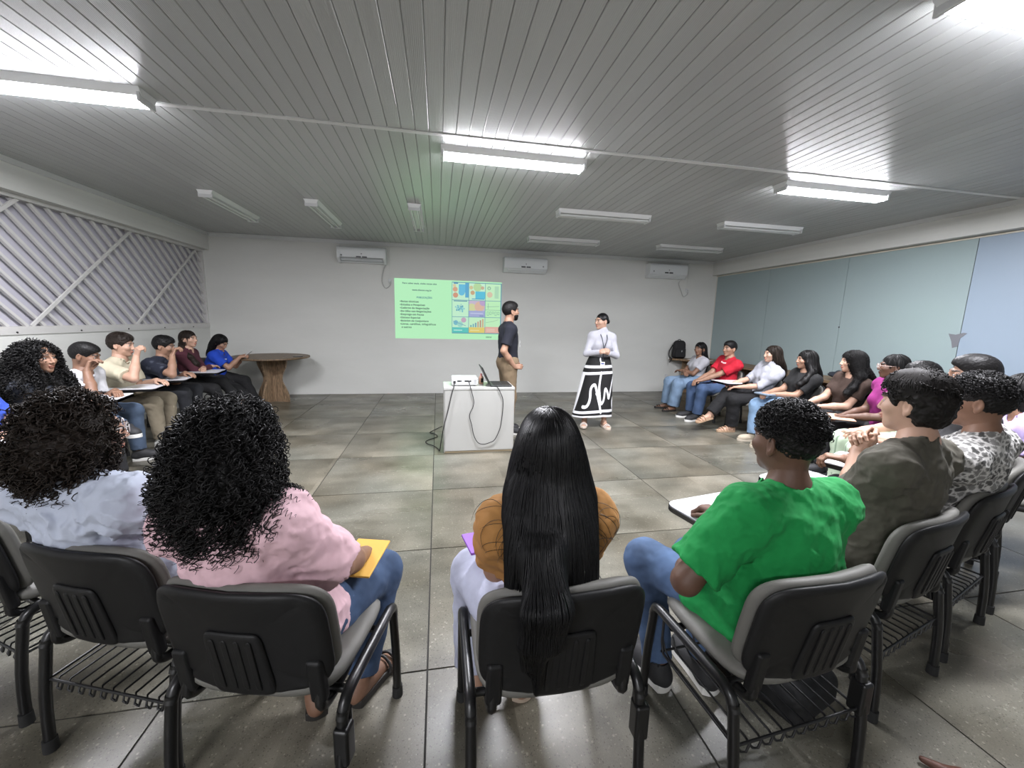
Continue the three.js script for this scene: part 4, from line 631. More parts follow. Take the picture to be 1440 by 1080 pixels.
const HAIR = {
  short(c, h) {
    const t = h.t === undefined ? .014 : h.t, pr = [c.HE(0, .034, .016, .074 + t, .088 + t, .095 + t, .02)]; if (h.top) pr.push(c.HE(0, .075, h.topz === undefined ? -.005 : h.topz, .066 + h.top * .5, .045 + h.top, .085 + h.top * .4, .03)); if (h.back) pr.push(c.HE(0, -.02, .05, .078 + h.back, .07, .058 + h.back, .03));
    const face = h.face === undefined ? .012 : h.face, subs = [c.HE(0, -.06 + face, -.115, .125, .116, .1, .01), c.HE(-.09, -.02, -.012, .03, .042, .036, .008), c.HE(.09, -.02, -.012, .03, .042, .036, .008), c.HE(0, -.165 + (h.nape || 0), .03, .14, .10, .16, .012)];
    const a = h.amp || .002, f = h.freq || 90, F = field(pr, subs, (d, x, y, z) => Math.abs(d) < .03 ? d + a * N3(x * f, y * f, z * f) + a * .6 * N3(x * f * 2.1, y * f * 2.1, z * f * 2.1) : d), geos = [nets(F, c.near ? .0042 : .0055)];
    if (h.curls) { const S = strandSet(), F0 = field(pr, subs); for (let i = 0; i < h.curls; i++) { const u = rr(-1, 1), q = rr(0, 6.28), k = Math.sqrt(1 - u * u); const p = c.H(k * Math.cos(q) * .1, .04 + Math.abs(u) * .11, .015 + k * Math.sin(q) * .11), g = gradOf(F0, p), v = F0(p.x, p.y, p.z); p.addScaledVector(g, -v - .002); const hd = c.toHead(p.x, p.y, p.z); if (hd[1] < (h.curlMin === undefined ? .02 : h.curlMin)) continue; const d = V(rr(-1, 1), rr(-.4, 1), rr(-1, 1)).normalize(), pts = growStrand(F0, p, d, h.clen || .05, .008, .003, .5, .12, .3); addStrand(S, curlPath(pts, h.rc || .007, .02, .0035), h.r || .0016, 3); } geos.push(strandGeo(S)); }
    if (h.strands) { const S = strandSet(), F0 = field(pr, subs); for (let i = 0; i < h.strands; i++) { const q = rr(0, 6.28), k = Math.sqrt(rnd()), p = c.H(k * Math.cos(q) * .07, .16, .02 + k * Math.sin(q) * .085), v0 = F0(p.x, p.y, p.z); p.addScaledVector(gradOf(F0, p), -v0 + .002); const out = c.hr.clone().multiplyScalar(k * Math.cos(q)).addScaledVector(c.hb, k * Math.sin(q) + (h.sweep || 0)).normalize(); const pts = growStrand(F0, p, out, rr(.05, h.slen || .11), .01, .003, .75, .1, .05, pp => { const e = c.toHead(pp.x, pp.y, pp.z); return e[1] < -.055 || (e[2] < -.05 && e[1] < .04) || (Math.abs(e[0]) > .05 && e[2] < .03 && e[1] < .0); }); addStrand(S, pts, h.r || .0022, 3); } geos.push(strandGeo(S)); }
    part('hair', mergeSame(geos), hairMats[h.m || 'black'], c.g);
  },
  long(c, h) {
    const v = h.vol || 0, pr = [c.HE(0, .03, .018, .083 + v, .098 + v * .7, .103 + v, .03), c.HE(0, -.07, .05, .084 + v, .13, .058 + v, .05)], body = field([...grow(c.torso, .016), ...(h.extra || [])]);
    const out = p => { for (let i = 0; i < 6; i++) { const d = body(p.x, p.y, p.z); if (d < .012) p.addScaledVector(gradOf(body, p), .012 - d); } return p; };
    if (h.len) { let p = c.H(0, -.1, .08); pr.push(ell(c.H(0, -.06, .055), [c.hr, c.hu, c.hb], [(h.w || .09) * .92, .1, .055], .06)); const n = Math.ceil(h.len / .06), w0 = h.w || .09; let prev = null; for (let i = 0; i <= n; i++) { const t = i / n, w = w0 * (1 + (h.spread || 0) * t - (h.taper || .25) * t * t); p = out(p.clone().add(V(0, i ? -h.len / n : 0, .0))); if (h.drape) p.copy(h.drape(p)); const th = (h.th || .03) * (1 - .4 * t); pr.push(ell(p.clone(), [c.Rt, V(0, 1, 0), c.Bk], [w, .055, th], .05)); } }
    for (const lk of typeof h.locks === 'function' ? h.locks(c) : h.locks || []) { const P = lk.p.map(q => out(q)); for (let i = 0; i < P.length - 1; i++) pr.push(cone(P[i], P[i + 1], lk.r[i], lk.r[i + 1], .03)); }
    const subs = [c.HE(0, -.065 + (h.face || 0), -.118, .082 + (h.fw || 0), .116, .095, .012)]; if (h.ears) for (const q of [-1, 1]) subs.push(c.HE(q * .09, -.02, -.012, .032, .042, .036, .008));
    const F = field(pr, subs, (d, x, y, z) => Math.abs(d) < .03 ? d + .003 * N3(x * 55, y * 6, z * 55) + (h.wave ? h.wave * N3(x * 28, y * 28, z * 28) : 0) : d), F0 = field(pr, subs), geos = [nets(F, c.near ? .006 : .0075)], S = strandSet();
    for (let i = 0; i < (h.strands || 120); i++) {
      const q = rr(0, 6.2832), k = Math.sqrt(rnd()), low = h.low && rnd() < h.low, p = low ? c.H(Math.cos(q) * .14, rr(-.02, .12), .06 + Math.sin(q) * .14) : c.H(k * Math.cos(q) * .075, .15, .03 + k * Math.sin(q) * .09); p.addScaledVector(gradOf(F0, p), -F0(p.x, p.y, p.z) + .001);
      const dir = low ? V(0, -1, 0) : c.hr.clone().multiplyScalar(Math.cos(q) * k).addScaledVector(c.hb, k * Math.sin(q) + .25).normalize(), L = (h.slen || (h.len || .1) + .24) * rr(.75, 1.06);
      let pts = growStrand(F0, p, dir, L, .016, .0025 + rnd() * .002, .85, .16, h.wander || .03, pp => { const e = c.toHead(pp.x, pp.y, pp.z); return e[2] < -.06 && e[1] < .05 && Math.abs(e[0]) < .055; }); if (h.curl) pts = curlPath(pts, h.curl * rr(.7, 1.2), .03, .006); addStrand(S, pts, h.r || .0022, 3);
    }
    for (let i = 0; i < (h.stray || 0); i++) { const sd = i % 2 ? 1 : -1, p = c.S(sd * rr(.08, .16), rr(.75, 1.0), rr(.05, .13)); const pts = growStrand(body, p, V(sd * rr(.2, .9), rr(-.2, .5), rr(-.5, .3)), rr(.08, .22), .012, .004, .5, .18, .1); addStrand(S, pts, .0008, 3); }
    geos.push(strandGeo(S)); part('hair', mergeSame(geos), hairMats[h.m || 'black'], c.g);
  },
  curls(c, h) {
    const pr = h.vol.map(q => c.HE(...q, .05)), subs = [c.HE(0, -.06, -.13 + (h.face || 0), .06, .105, .085, .012), ...(h.neckCut ? [] : [])], F0 = field(pr, subs), all = field([...pr, ...grow(c.torso, .016)], subs);
    const F = field(pr, subs, (d, x, y, z) => Math.abs(d) < .05 ? d + .006 * N3(x * 45, y * 45, z * 45) + .006 + .004 * N3(x * 90, y * 90, z * 90) : d + .006), geos = [nets(F, c.near ? .0075 : .009)], S = strandSet(); let made = 0;
    for (let i = 0; i < h.n * 3 && made < h.n; i++) {
      const u = rr(-.9, 1), q = rr(0, 6.2832), k = Math.sqrt(1 - u * u), p = c.H(k * Math.cos(q) * .2, -.06 + u * .26, .02 + k * Math.sin(q) * .2); const v = F0(p.x, p.y, p.z); p.addScaledVector(gradOf(F0, p), -v - .004);
      const e = c.toHead(p.x, p.y, p.z); if (e[2] < -.075 && e[1] < .05 && Math.abs(e[0]) < .075) continue; made++;
      const out = gradOf(F0, p).multiplyScalar(.6).add(V(rr(-.6, .6), rr(-.6, .3), rr(-.6, .6))).normalize(), low = e[1] < -.12, len = (h.len || .12) * rr(.6, 1.25) * (low ? (h.low || 1.1) : 1);
      const pts = growStrand(low ? all : F0, p, out, len, .012, .004, .25, .22, .2, pp => { const w = c.toHead(pp.x, pp.y, pp.z); return w[2] < -.085 && w[1] < .05 && Math.abs(w[0]) < .06; });
      addStrand(S, curlPath(pts, (h.rc || .009) * rr(.6, 1.3), rr(.018, .03), h.step || .0042), (h.r || .0019) * rr(.7, 1.2), 3);
    }
    geos.push(strandGeo(S)); part('hair', mergeSame(geos), hairMats[h.m || 'black'], c.g);
  },
  bun(c, h) {
    const pr = [c.HE(0, .033, .016, .08, .094, .1, .02), c.HE(0, -.005, .115, .036, .036, .032, .015)], subs = [c.HE(0, -.046, -.118, .125, .116, .1, .01), c.HE(-.088, -.022, -.01, .03, .04, .036, .008), c.HE(.088, -.022, -.01, .03, .04, .036, .008), c.HE(0, -.17, .02, .14, .1, .13, .012)];
    part('hair', nets(field(pr, subs, (d, x, y, z) => Math.abs(d) < .02 ? d + .0015 * N3(x * 120, y * 20, z * 60) : d), .0055), hairMats.sleek, c.g);
  },
};
// ---------------------------------------------------------------- the cast
const colr = (r, g, b, a) => ({ col: plain(r, g, b, a), rgb: [r, g, b] });
const shoeW = { upper: mat(lin(.7, .7, .68), .6), sole: mat(lin(.75, .75, .74), .6) }, shoeB = { upper: mat(lin(.02, .02, .022), .7), sole: mat(lin(.7, .69, .66), .6), lace: mat(lin(.6, .6, .6), .8) }, shoeTan = { upper: mat(lin(.42, .36, .27), .8), sole: mat(lin(.5, .44, .35), .8) };
const sandalTan = { sandal: 1, sole: mat(lin(.42, .28, .18), .7), upper: mat(lin(.55, .36, .24), .6) }, sandalDark = { sandal: 1, straps: 2, sole: mat(lin(.02, .018, .016), .6), upper: mat(lin(.015, .013, .012), .5) }, sandalWhite = { sandal: 1, straps: 2, sole: mat(lin(.6, .5, .42), .6), upper: mat(lin(.66, .6, .55), .5) };
const at = k => ({ x: CH_[k][0], z: CH_[k][1], f: [CH_[k][2], CH_[k][3]] });
const C = {};
// front row, seen from behind
C.pink = person({ ...at('pink'), near: 1, fem: 1, skin: 'brown', label: 'person in a pink tee with a big cloud of black curls, seen from behind', top: [-.565, 1.245, -1.2], twist: -.05, px: -.02,
  lh: { l: [-.1, .63, -.3] }, rh: { l: [.15, .62, -.22], pole: [.5, -.8, .35] }, shirt: { ...colr(.66, .44, .485), sleeve: .86, flare: .034, e: .02, loose: .012, fold: .009, lap: .12 }, sw: .168, arm: 1.05, fat: 1.1,
  pants: { col: jeans(.035, .065, .13), e: .016 }, leg: 1.1, shoes: sandalDark, lf: { p: [-.02, .1, -.13], dir: [-.5, 0, -1], pole: [-.1, 1, -1] }, rf: { p: [.12, .09, -.2], dir: [.3, 0, -1] },
  hair: { type: 'curls', vol: [[0, .025, .02, .104, .113, .118], [-.005, -.055, .04, .134, .115, .122], [-.04, -.12, .055, .138, .09, .1], [.045, -.11, .05, .11, .085, .1]], n: 1500, len: .09, low: 1.05, rc: .0075, r: .0019, step: .0036 } });
C.light = person({ ...at('lightblue'), near: 1, fem: 1, skin: 'light', label: 'person in a pale blue shirt with clear glasses and dark curls', top: [-1.1, 1.235, -1.42], look: [1.8, 1.3, -4.2], px: -.05,
  lh: { l: [-.1, .62, -.3] }, rh: { l: [.1, .62, -.3] }, shirt: { ...colr(.46, .50, .60), sleeve: 1.6, e: .02, loose: .008, fold: .011, crease: 1.2, flare: .02, lap: .15 }, sw: .185, fat: 1.06, arm: 1.1, pz: .0,
  pants: { col: plain(.012, .012, .014), e: .014 }, shoes: shoeB, glasses: pmat(lin(.75, .72, .72), .15),
  hair: { type: 'curls', m: 'brown', vol: [[0, .02, .025, .112, .112, .112], [0, -.045, .045, .135, .105, .115], [-.06, -.095, .055, .1, .075, .09]], n: 950, len: .07, low: .8, rc: .0085, r: .0024 } });
C.center = person({ ...at('center'), near: 1, fem: 1, skin: 'tan', label: 'person in a mustard top with waist-long straight black hair, seen from behind', top: [.33, 1.235, -1.13], look: [1.0, 1.3, -5.3], pz: .06,
  lh: { l: [-.08, .63, -.3] }, rh: { l: [.08, .63, -.3] }, shirt: { ...colr(.36, .175, .05), sleeve: .66, e: .012, fold: .007, puff: .003, flare: .02 }, sw: .152, pants: { col: jeans(.42, .44, .55, .25), e: .02, wide: .02 }, shoes: { ...sandalWhite, upper: mat(lin(.12, .05, .04), .6), sole: mat(lin(.45, .36, .28), .7) },
  lf: { p: [-.2, .085, -.28], dir: [-.1, 0, -1] }, rf: { p: [-.02, .085, -.22], dir: [.05, 0, -1] },
  hair: { type: 'long', m: 'sleek', len: .5, w: .115, th: .036, spread: .25, taper: .35, vol: .006, strands: 1500, low: .5, slen: .85, r: .0019, stray: 26, wander: .012, locks: c => [[-.115, .6], [-.08, .52], [-.045, .66]].map(([x, yb]) => ({ p: [c.S(x * .8, .95, .10), V(x * .9, .90, .205), V(x, .79, .30), V(x - .01, .70, .293), V(x - .01, yb, .262)], r: [.008, .02, .022, .016, .004] })) } });
C.green = person({ ...at('green'), near: 1, skin: 'dark', label: 'person in a bright green tee and jeans with short black curls, seen from behind', top: [1.155, 1.235, -1.1], look: [.75, 1.35, -4.6], pz: .03, px: .05,
  rh: { w: [1.135, .745, -1.32], dir: [-.25, -.05, -1], up: [.1, 1, 0], curl: .75, pole: [.9, -.5, .4] }, lh: { l: [-.12, .61, -.18], pole: [-1, -.35, .5] },
  shirt: { ...colr(.003, .235, .05), sleeve: .82, flare: .03, e: .018, loose: .012, fold: .008, lap: .42, collar: .0075 }, fat: 1.1, arm: 1.08, sw: .178,
  pants: { col: jeans(.06, .105, .2, .45), e: .012 }, leg: 1.1, shoes: shoeB, lf: { p: [-.17, .085, -.26], dir: [-.2, 0, -1] }, rf: { p: [.02, .085, -.2], dir: [.1, 0, -1] },
  hair: { type: 'short', t: .003, top: .024, topz: .012, amp: .004, freq: 70, curls: 900, rc: .0065, clen: .045, r: .0019, curlMin: .028, nape: .01 } });
C.olive = person({ ...at('olive'), near: 1, skin: 'light', label: 'person in an olive tee with clasped hands and thick dark hair', top: [1.885, 1.325, -1.24], look: [1.0, 1.3, -5], pz: .02, hairColor: 'soft',
  lh: { w: [1.90, .955, -1.43], dir: [.35, .75, -.25], up: [-.85, .25, -.4], curl: .8, pole: [-.55, -1, .1] }, rh: { w: [1.985, .95, -1.46], dir: [-.5, .7, -.2], up: [.85, .25, -.4], curl: .8, pole: [.9, -.9, .1] },
  shirt: { ...colr(.072, .066, .05), sleeve: .86, flare: .028, e: .017, loose: .01, fold: .009, lap: .2, collar: .007 }, sw: .185, fat: 1.05, pants: { col: plain(.03, .03, .03) }, shoes: shoeB,
  hair: { type: 'short', m: 'soft', t: .014, top: .022, back: .002, amp: .007, freq: 34, strands: 1000, curls: 90, rc: .004, clen: .06, r: .0024, slen: .11, nape: -.005 } });
C.pattern = person({ ...at('pattern'), near: 1, skin: 'brown', label: 'person in a grey and white leaf-print shirt with short black curls', top: [2.44, 1.30, -1.36], look: [1.0, 1.3, -5], pz: .02,
  lh: { l: [-.05, .76, -.33], dir: [-.4, 0, -1], curl: .7 }, rh: { l: [.18, .75, -.3], curl: .5 }, shirt: { col: worley(34, (e, w, a) => { const v = e < .13 ? .52 : a < .16 ? .03 : (.05 + .16 * w); return [v, v * .98, v * .94]; }), cell: .006, rgb: [.16, .155, .15], sleeve: .85, flare: .03, e: .018, loose: .014, fold: .008, lap: .2, collar: .01 }, sw: .182, fat: 1.08, pants: { col: plain(.02, .02, .022) }, shoes: shoeB,
  hair: { type: 'short', t: .006, top: .022, amp: .004, freq: 80, curls: 520, rc: .0055, clen: .035, r: .0018, curlMin: .01 } });
C.fade = person({ ...at('fade'), skin: 'tan', label: 'person in a charcoal tee with neat dark hair faded at the sides', top: [3.05, 1.365, -1.75], look: [1.0, 1.35, -4.2], pz: .03, lh: { l: [-.1, .75, -.33], dir: [-.3, 0, -1], curl: .4 }, rh: { l: [.16, .74, -.3], curl: .3 },
  shirt: { ...colr(.028, .028, .03), sleeve: .7, e: .016, loose: .01, fold: .007 }, pants: { col: plain(.018, .018, .02) }, shoes: shoeB, hair: { type: 'short', t: .001, top: .014, amp: .0015, nape: .05 } });
C.edge = person({ ...at('edge'), fem: 1, skin: 'brown', label: 'person in a lavender top with black hair tied smooth', top: [3.70, 1.245, -1.87], shirt: { ...colr(.45, .36, .62), sleeve: .6, e: .013 }, pants: { col: jeans(.06, .1, .2) }, shoes: shoeW, hair: { type: 'long', len: .2, w: .08, strands: 90 } });
C.hid = person({ ...at('hid'), skin: 'light', label: 'person in pale green striped trousers and white tee behind the olive shirt', top: [3.72, 1.255, -2.44], look: [1, 1.3, -5], lh: { l: [-.12, .64, -.34], curl: .2 }, rh: { l: [.1, .64, -.3] }, shirt: { ...colr(.5, .52, .5), sleeve: .7, e: .015 }, leg: 1.12,
  pants: { col: (x, y, z) => { const q = Math.abs(((x + 5) * 18) % 1 - .5) < .07; return q ? [.16, .24, .16] : [.50, .60, .46]; }, e: .018, wide: .02 }, shoes: shoeW, hair: { type: 'short', t: .014, top: .012, amp: .003, freq: 60 } });
// row by the glass partition
C.purple = person({ ...at('purple'), fem: 1, skin: 'dark', label: 'person in a magenta top with glasses and hair tied back', top: [4.21, 1.275, -2.99], lh: { l: [-.04, .66, -.32], dir: [.2, -.1, -1], curl: .3 }, rh: { l: [.05, .655, -.3], dir: [-.3, -.1, -1], curl: .3 },
  shirt: { ...colr(.185, .010, .115), sleeve: .22, flare: 0, e: .013, fold: .006, turtle: 1 }, pants: { col: plain(.01, .01, .011), e: .016 }, shoes: shoeB, glasses: pmat(lin(.6, .45, .4), .2), hair: { type: 'long', ears: 1, len: 0, strands: 110, slen: .2, vol: -.001, locks: [] } });
C.brown = person({ ...at('brown'), fem: 1, skin: 'light', label: 'person in a brown short-sleeved top with long wavy black hair', top: [4.45, 1.262, -3.56], lh: { l: [-.06, .65, -.32], dir: [.2, -.1, -1], curl: .3 }, rh: { l: [.1, .65, -.34], curl: .3 },
  shirt: { ...colr(.034, .018, .012), sleeve: .6, e: .011, fold: .004, flare: .01 }, pants: { col: plain(.01, .01, .011) }, shoes: shoeB, hair: { type: 'long', len: .30, w: .1, th: .045, vol: .012, strands: 300, curl: .006, wave: .005, spread: .2, locks: c => [{ p: [c.H(-.07, -.03, .0), c.S(-.115, .97, -.01), c.S(-.12, .82, -.09), c.S(-.105, .68, -.13), c.S(-.1, .56, -.12)], r: [.03, .036, .036, .034, .012] }] } });
C.black = person({ ...at('black'), fem: 1, skin: 'tan', label: 'person in a black tee holding a notebook on pale jeans', top: [4.52, 1.222, -4.18], lh: { l: [-.03, .665, -.3], dir: [.3, -.1, -1], curl: .5 }, rh: { l: [.05, .67, -.31], dir: [-.3, -.1, -1], curl: .5 },
  shirt: { ...colr(.006, .006, .0065), sleeve: .7, e: .014, fold: .006 }, pants: { col: jeans(.20, .31, .46, .25), e: .018, wide: .03 }, shoes: shoeTan, lf: { p: [-.1, .085, -.38] }, rf: { p: [.12, .085, -.36] }, hair: { type: 'long', len: .22, w: .085, th: .04, vol: .004, strands: 180, locks: c => [{ p: [c.H(-.07, -.03, .0), c.S(-.115, .97, -.01), c.S(-.12, .82, -.09), c.S(-.105, .68, -.13), c.S(-.1, .56, -.12)], r: [.03, .036, .036, .034, .012] }] } });
C.puff = person({ ...at('puff'), fem: 1, skin: 'light', label: 'person in a white puff-sleeved blouse and black trousers with crossed legs', top: [4.52, 1.248, -4.70], look: [1.9, 1.4, -5.3], lh: { l: [-.06, .66, -.3], dir: [.5, -.1, -1], curl: .3 }, rh: { l: [.08, .69, -.3], curl: .4 },
  shirt: { ...colr(.35, .355, .395), sleeve: 1.12, puff: .016, flare: .012, e: .013, fold: .008, turtle: 1 }, pants: { col: plain(.005, .005, .006), e: .016, wide: .022, len: .96 }, shoes: sandalTan,
  lf: { p: [-.02, .085, -.32], dir: [0, 0, -1] }, rf: { p: [.05, .25, -.62], dir: [-.1, -.25, -1], pole: [.1, 1, -.2] }, hair: { type: 'long', len: .26, w: .08, th: .036, strands: 160, m: 'brown' } });
const redTex = canvasTex(512, 512, (c, w, h) => { c.fillStyle = '#b00f28'; c.fillRect(0, 0, w, h); c.fillStyle = '#f4dfe0'; for (const [x, y, ww, hh, r] of [[-68, -2, 26, 15, .1], [-42, 1, 24, 16, .15], [-20, 3, 22, 15, .1], [8, 3, 22, 14, -.06], [31, 0, 22, 16, -.12]]) { c.save(); c.translate(256 + x, 190 + y); c.rotate(r); c.beginPath(); c.ellipse(ww / 2, hh / 2, ww / 2, hh / 2, 0, 0, 7); c.fill(); c.restore(); } });
C.red = person({ ...at('red'), skin: 'tan', label: 'person in a red tee with a white chest print and blue jeans', top: [4.52, 1.265, -5.52], lh: { l: [-.03, .64, -.36], dir: [.4, -.2, -1], curl: .5 }, rh: { l: [.05, .645, -.35], dir: [-.4, -.2, -1], curl: .5 },
  shirt: { mat: mat(lin(1, 1, 1), .85, { map: redTex }), rgb: [.5, .01, .03], front: 1, sleeve: .72, flare: .024, e: .017, loose: .01, fold: .007 }, pants: { col: jeans(.045, .08, .16, .3), e: .014, wide: .014 }, shoes: shoeB, lf: { p: [-.1, .085, -.42] }, rf: { p: [.12, .085, -.4] }, hair: { type: 'short', t: .008, top: .01, amp: .002 } });
C.tee = person({ ...at('tee'), fem: 1, skin: 'brown', label: 'person in a white cropped tee and wide pale jeans with folded arms', top: [4.52, 1.205, -6.24], lh: { l: [.08, .70, -.2], dir: [1, -.1, -.3], curl: .3, pole: [-1, -.4, .3] }, rh: { l: [-.07, .68, -.22], dir: [-1, -.05, -.3], curl: .3, pole: [1, -.4, .3] },
  shirt: { ...colr(.40, .40, .43), sleeve: .6, e: .011, flare: .01, hem: .06, fold: .004 }, pants: { col: jeans(.17, .25, .36, .25), e: .02, wide: .04, len: .97, waist: .17 }, shoes: sandalDark, hair: { type: 'long', len: .42, w: .075, th: .036, strands: 150, ears: 1 } });
// row by the slatted window
C.curly = person({ ...at('curly'), fem: 1, skin: 'tan', label: 'person almost hidden in huge loose dark curls by the window', top: [-3.02, 1.235, -3.65], look: [.3, 1.2, -3.2], shirt: { ...colr(.03, .034, .045), sleeve: 1.7, e: .016 }, pants: { col: plain(.014, .014, .016) }, shoes: shoeB,
  lh: { l: [-.1, .62, -.3] }, rh: { l: [.1, .62, -.3] }, hair: { type: 'curls', face: .012, vol: [[0, .025, .03, .115, .112, .115], [0, -.07, .05, .16, .15, .12], [-.06, -.2, .05, .13, .16, .12], [.06, -.2, .05, .13, .16, .12], [.12, -.25, -.01, .07, .13, .08], [-.12, -.25, -.01, .07, .13, .08]], n: 620, len: .16, rc: .011, r: .0032, step: .006 } });
C.white = person({ ...at('white'), skin: 'brown', label: 'person in a white polo leaning on a writing tablet, hand at the jaw', top: [-3.2, 1.19, -4.35], look: [-1.2, .8, -4.9], pitch: -.28, slouch: .02, rh: { w: [-3.13, .955, -4.20], dir: [-.45, .85, -.15], up: [.3, -.1, 1], curl: .7, pole: [.6, -1, -.6] }, lh: { l: [.05, .745, -.36], dir: [.8, 0, -.6], curl: .3 },
  shirt: { ...colr(.55, .55, .57), sleeve: .7, flare: .024, e: .017, loose: .01, collar: .011 }, pants: { col: jeans(.05, .075, .12, .3), e: .014 }, shoes: shoeB, lf: { p: [-.08, .085, -.42] }, rf: { p: [.22, .42, -.5], dir: [.7, .1, -.7], pole: [.9, .7, -.5] }, hair: { type: 'short', t: .008, top: .006, amp: .002, freq: 120 } });
C.cream = person({ ...at('cream'), skin: 'light', label: 'person in a cream tee with a hand in front of the nose', top: [-3.31, 1.255, -4.93], look: [-1.0, 1.0, -5.3], pitch: -.12, rh: { w: [-3.135, 1.03, -4.83], dir: [.05, .9, -.3], up: [.8, 0, .5], curl: .9, pole: [.6, -1, .2] }, lh: { l: [-.02, .745, -.36], dir: [.6, 0, -1], curl: .3 },
  shirt: { ...colr(.46, .42, .31), sleeve: .75, flare: .024, e: .017, loose: .012, collar: .008 }, pants: { col: plain(.2, .17, .12) }, shoes: shoeW, hair: { type: 'short', m: 'brown', t: .015, top: .012, amp: .003, freq: 50, strands: 160 } });
C.navy = person({ ...at('navy'), skin: 'tan', label: 'person in a dark navy floral shirt resting a cheek on one hand', top: [-3.3, 1.195, -5.6], look: [-1.0, .9, -6.0], pitch: -.2, slouch: .02, rh: { w: [-3.17, .985, -5.47], dir: [-.25, .9, -.3], up: [.5, 0, .8], curl: .85, pole: [.6, -1, -.2] }, lh: { l: [.0, .745, -.36], dir: [.6, 0, -1], curl: .3 },
  shirt: { col: worley(17, (e, w, a) => { const f = a < .34 && w > .35 ? .055 * (1 - a * 1.6) : 0; return [.009 + f, .012 + f * 1.1, .025 + f * 1.3]; }), cell: .009, rgb: [.01, .013, .028], sleeve: .72, flare: .028, e: .018, loose: .012, collar: .01 }, pants: { col: plain(.015, .016, .02) }, shoes: shoeB, hair: { type: 'short', t: .013, top: .012, amp: .003, freq: 60, strands: 120 } });
C.maroon = person({ ...at('maroon'), fem: 1, skin: 'light', label: 'person in a long-sleeved maroon top with arms crossed, hair over one shoulder', top: [-3.4, 1.25, -6.25], lh: { l: [.1, .745, -.24], dir: [1, -.05, -.4], curl: .3, pole: [-1, -.5, .3] }, rh: { l: [-.08, .745, -.27], dir: [-1, -.05, -.3], curl: .3, pole: [1, -.5, .3] },
  shirt: { ...colr(.062, .012, .022), sleeve: 1.9, e: .010, flare: .004, fold: .004 }, pants: { col: plain(.008, .008, .009) }, shoes: shoeW, rf: { p: [.12, .085, -.52] }, lf: { p: [-.1, .2, -.62], dir: [0, -.2, -1] }, hair: { type: 'long', ears: 1, len: 0, m: 'brown', strands: 130, slen: .45, braid: 1, vol: -.002 },
  after: c => { const P = [c.H(.03, -.07, .075), c.S(.1, .98, .03), c.S(.13, .86, -.09), c.S(.11, .68, -.155), c.S(.09, .52, -.15), c.S(.08, .4, -.135)], R = [.045, .042, .04, .042, .036, .02], pr = []; for (let i = 0; i < 5; i++) pr.push(cone(P[i], P[i + 1], R[i], R[i + 1], .02)); part('hair_length', nets(field(pr, [], (d, x, y, z) => d + .006 * N3(x * 50, y * 50, z * 50)), .008), hairMats.brown, c.g); } });
const blueTex = canvasTex(512, 512, (c, w, h) => { c.fillStyle = '#123fae'; c.fillRect(0, 0, w, h); c.fillStyle = '#dfe4ee'; c.fillRect(222, 262, 60, 12); c.fillRect(230, 280, 44, 10); });
C.blue = person({ ...at('blue'), fem: 1, skin: 'tan', label: 'person in a royal blue tee looking down at a phone', top: [-3.27, 1.15, -6.9], look: [-2.5, .7, -6.75], pitch: -.55, slouch: .02, s: .92, rh: { l: [.04, .835, -.36], dir: [-.3, .25, -1], curl: .7, up: [.6, .5, .3] }, lh: { l: [-.05, .835, -.36], dir: [.3, .25, -1], curl: .7, up: [-.6, .5, .3] },
  shirt: { mat: mat(lin(1, 1, 1), .85, { map: blueTex }), rgb: [.01, .04, .4], front: 1, sleeve: .7, e: .015, flare: .02, loose: .01 }, pants: { col: plain(.007, .007, .008), e: .016, wide: .012 }, shoes: { ...shoeW, upper: mat(lin(.06, .06, .06), .6) }, rf: { p: [.14, .085, -.60] }, lf: { p: [-.05, .085, -.5] }, leg: 1.05, hair: { type: 'long', len: .22, w: .075, th: .03, strands: 130 } });
C.leftblue = person({ ...at('leftblue'), skin: 'light', label: 'person in a blue shirt at the end of the window row', top: [-2.9, 1.27, -3.0], rh: { l: [.14, .745, -.3], curl: .3 }, lh: { l: [-.02, .745, -.34], curl: .3 }, shirt: { ...colr(.012, .04, .26), sleeve: .7, e: .016, loose: .01 }, pants: { col: jeans(.05, .08, .14) }, shoes: shoeB, hair: { type: 'short', t: .012, top: .008 } });
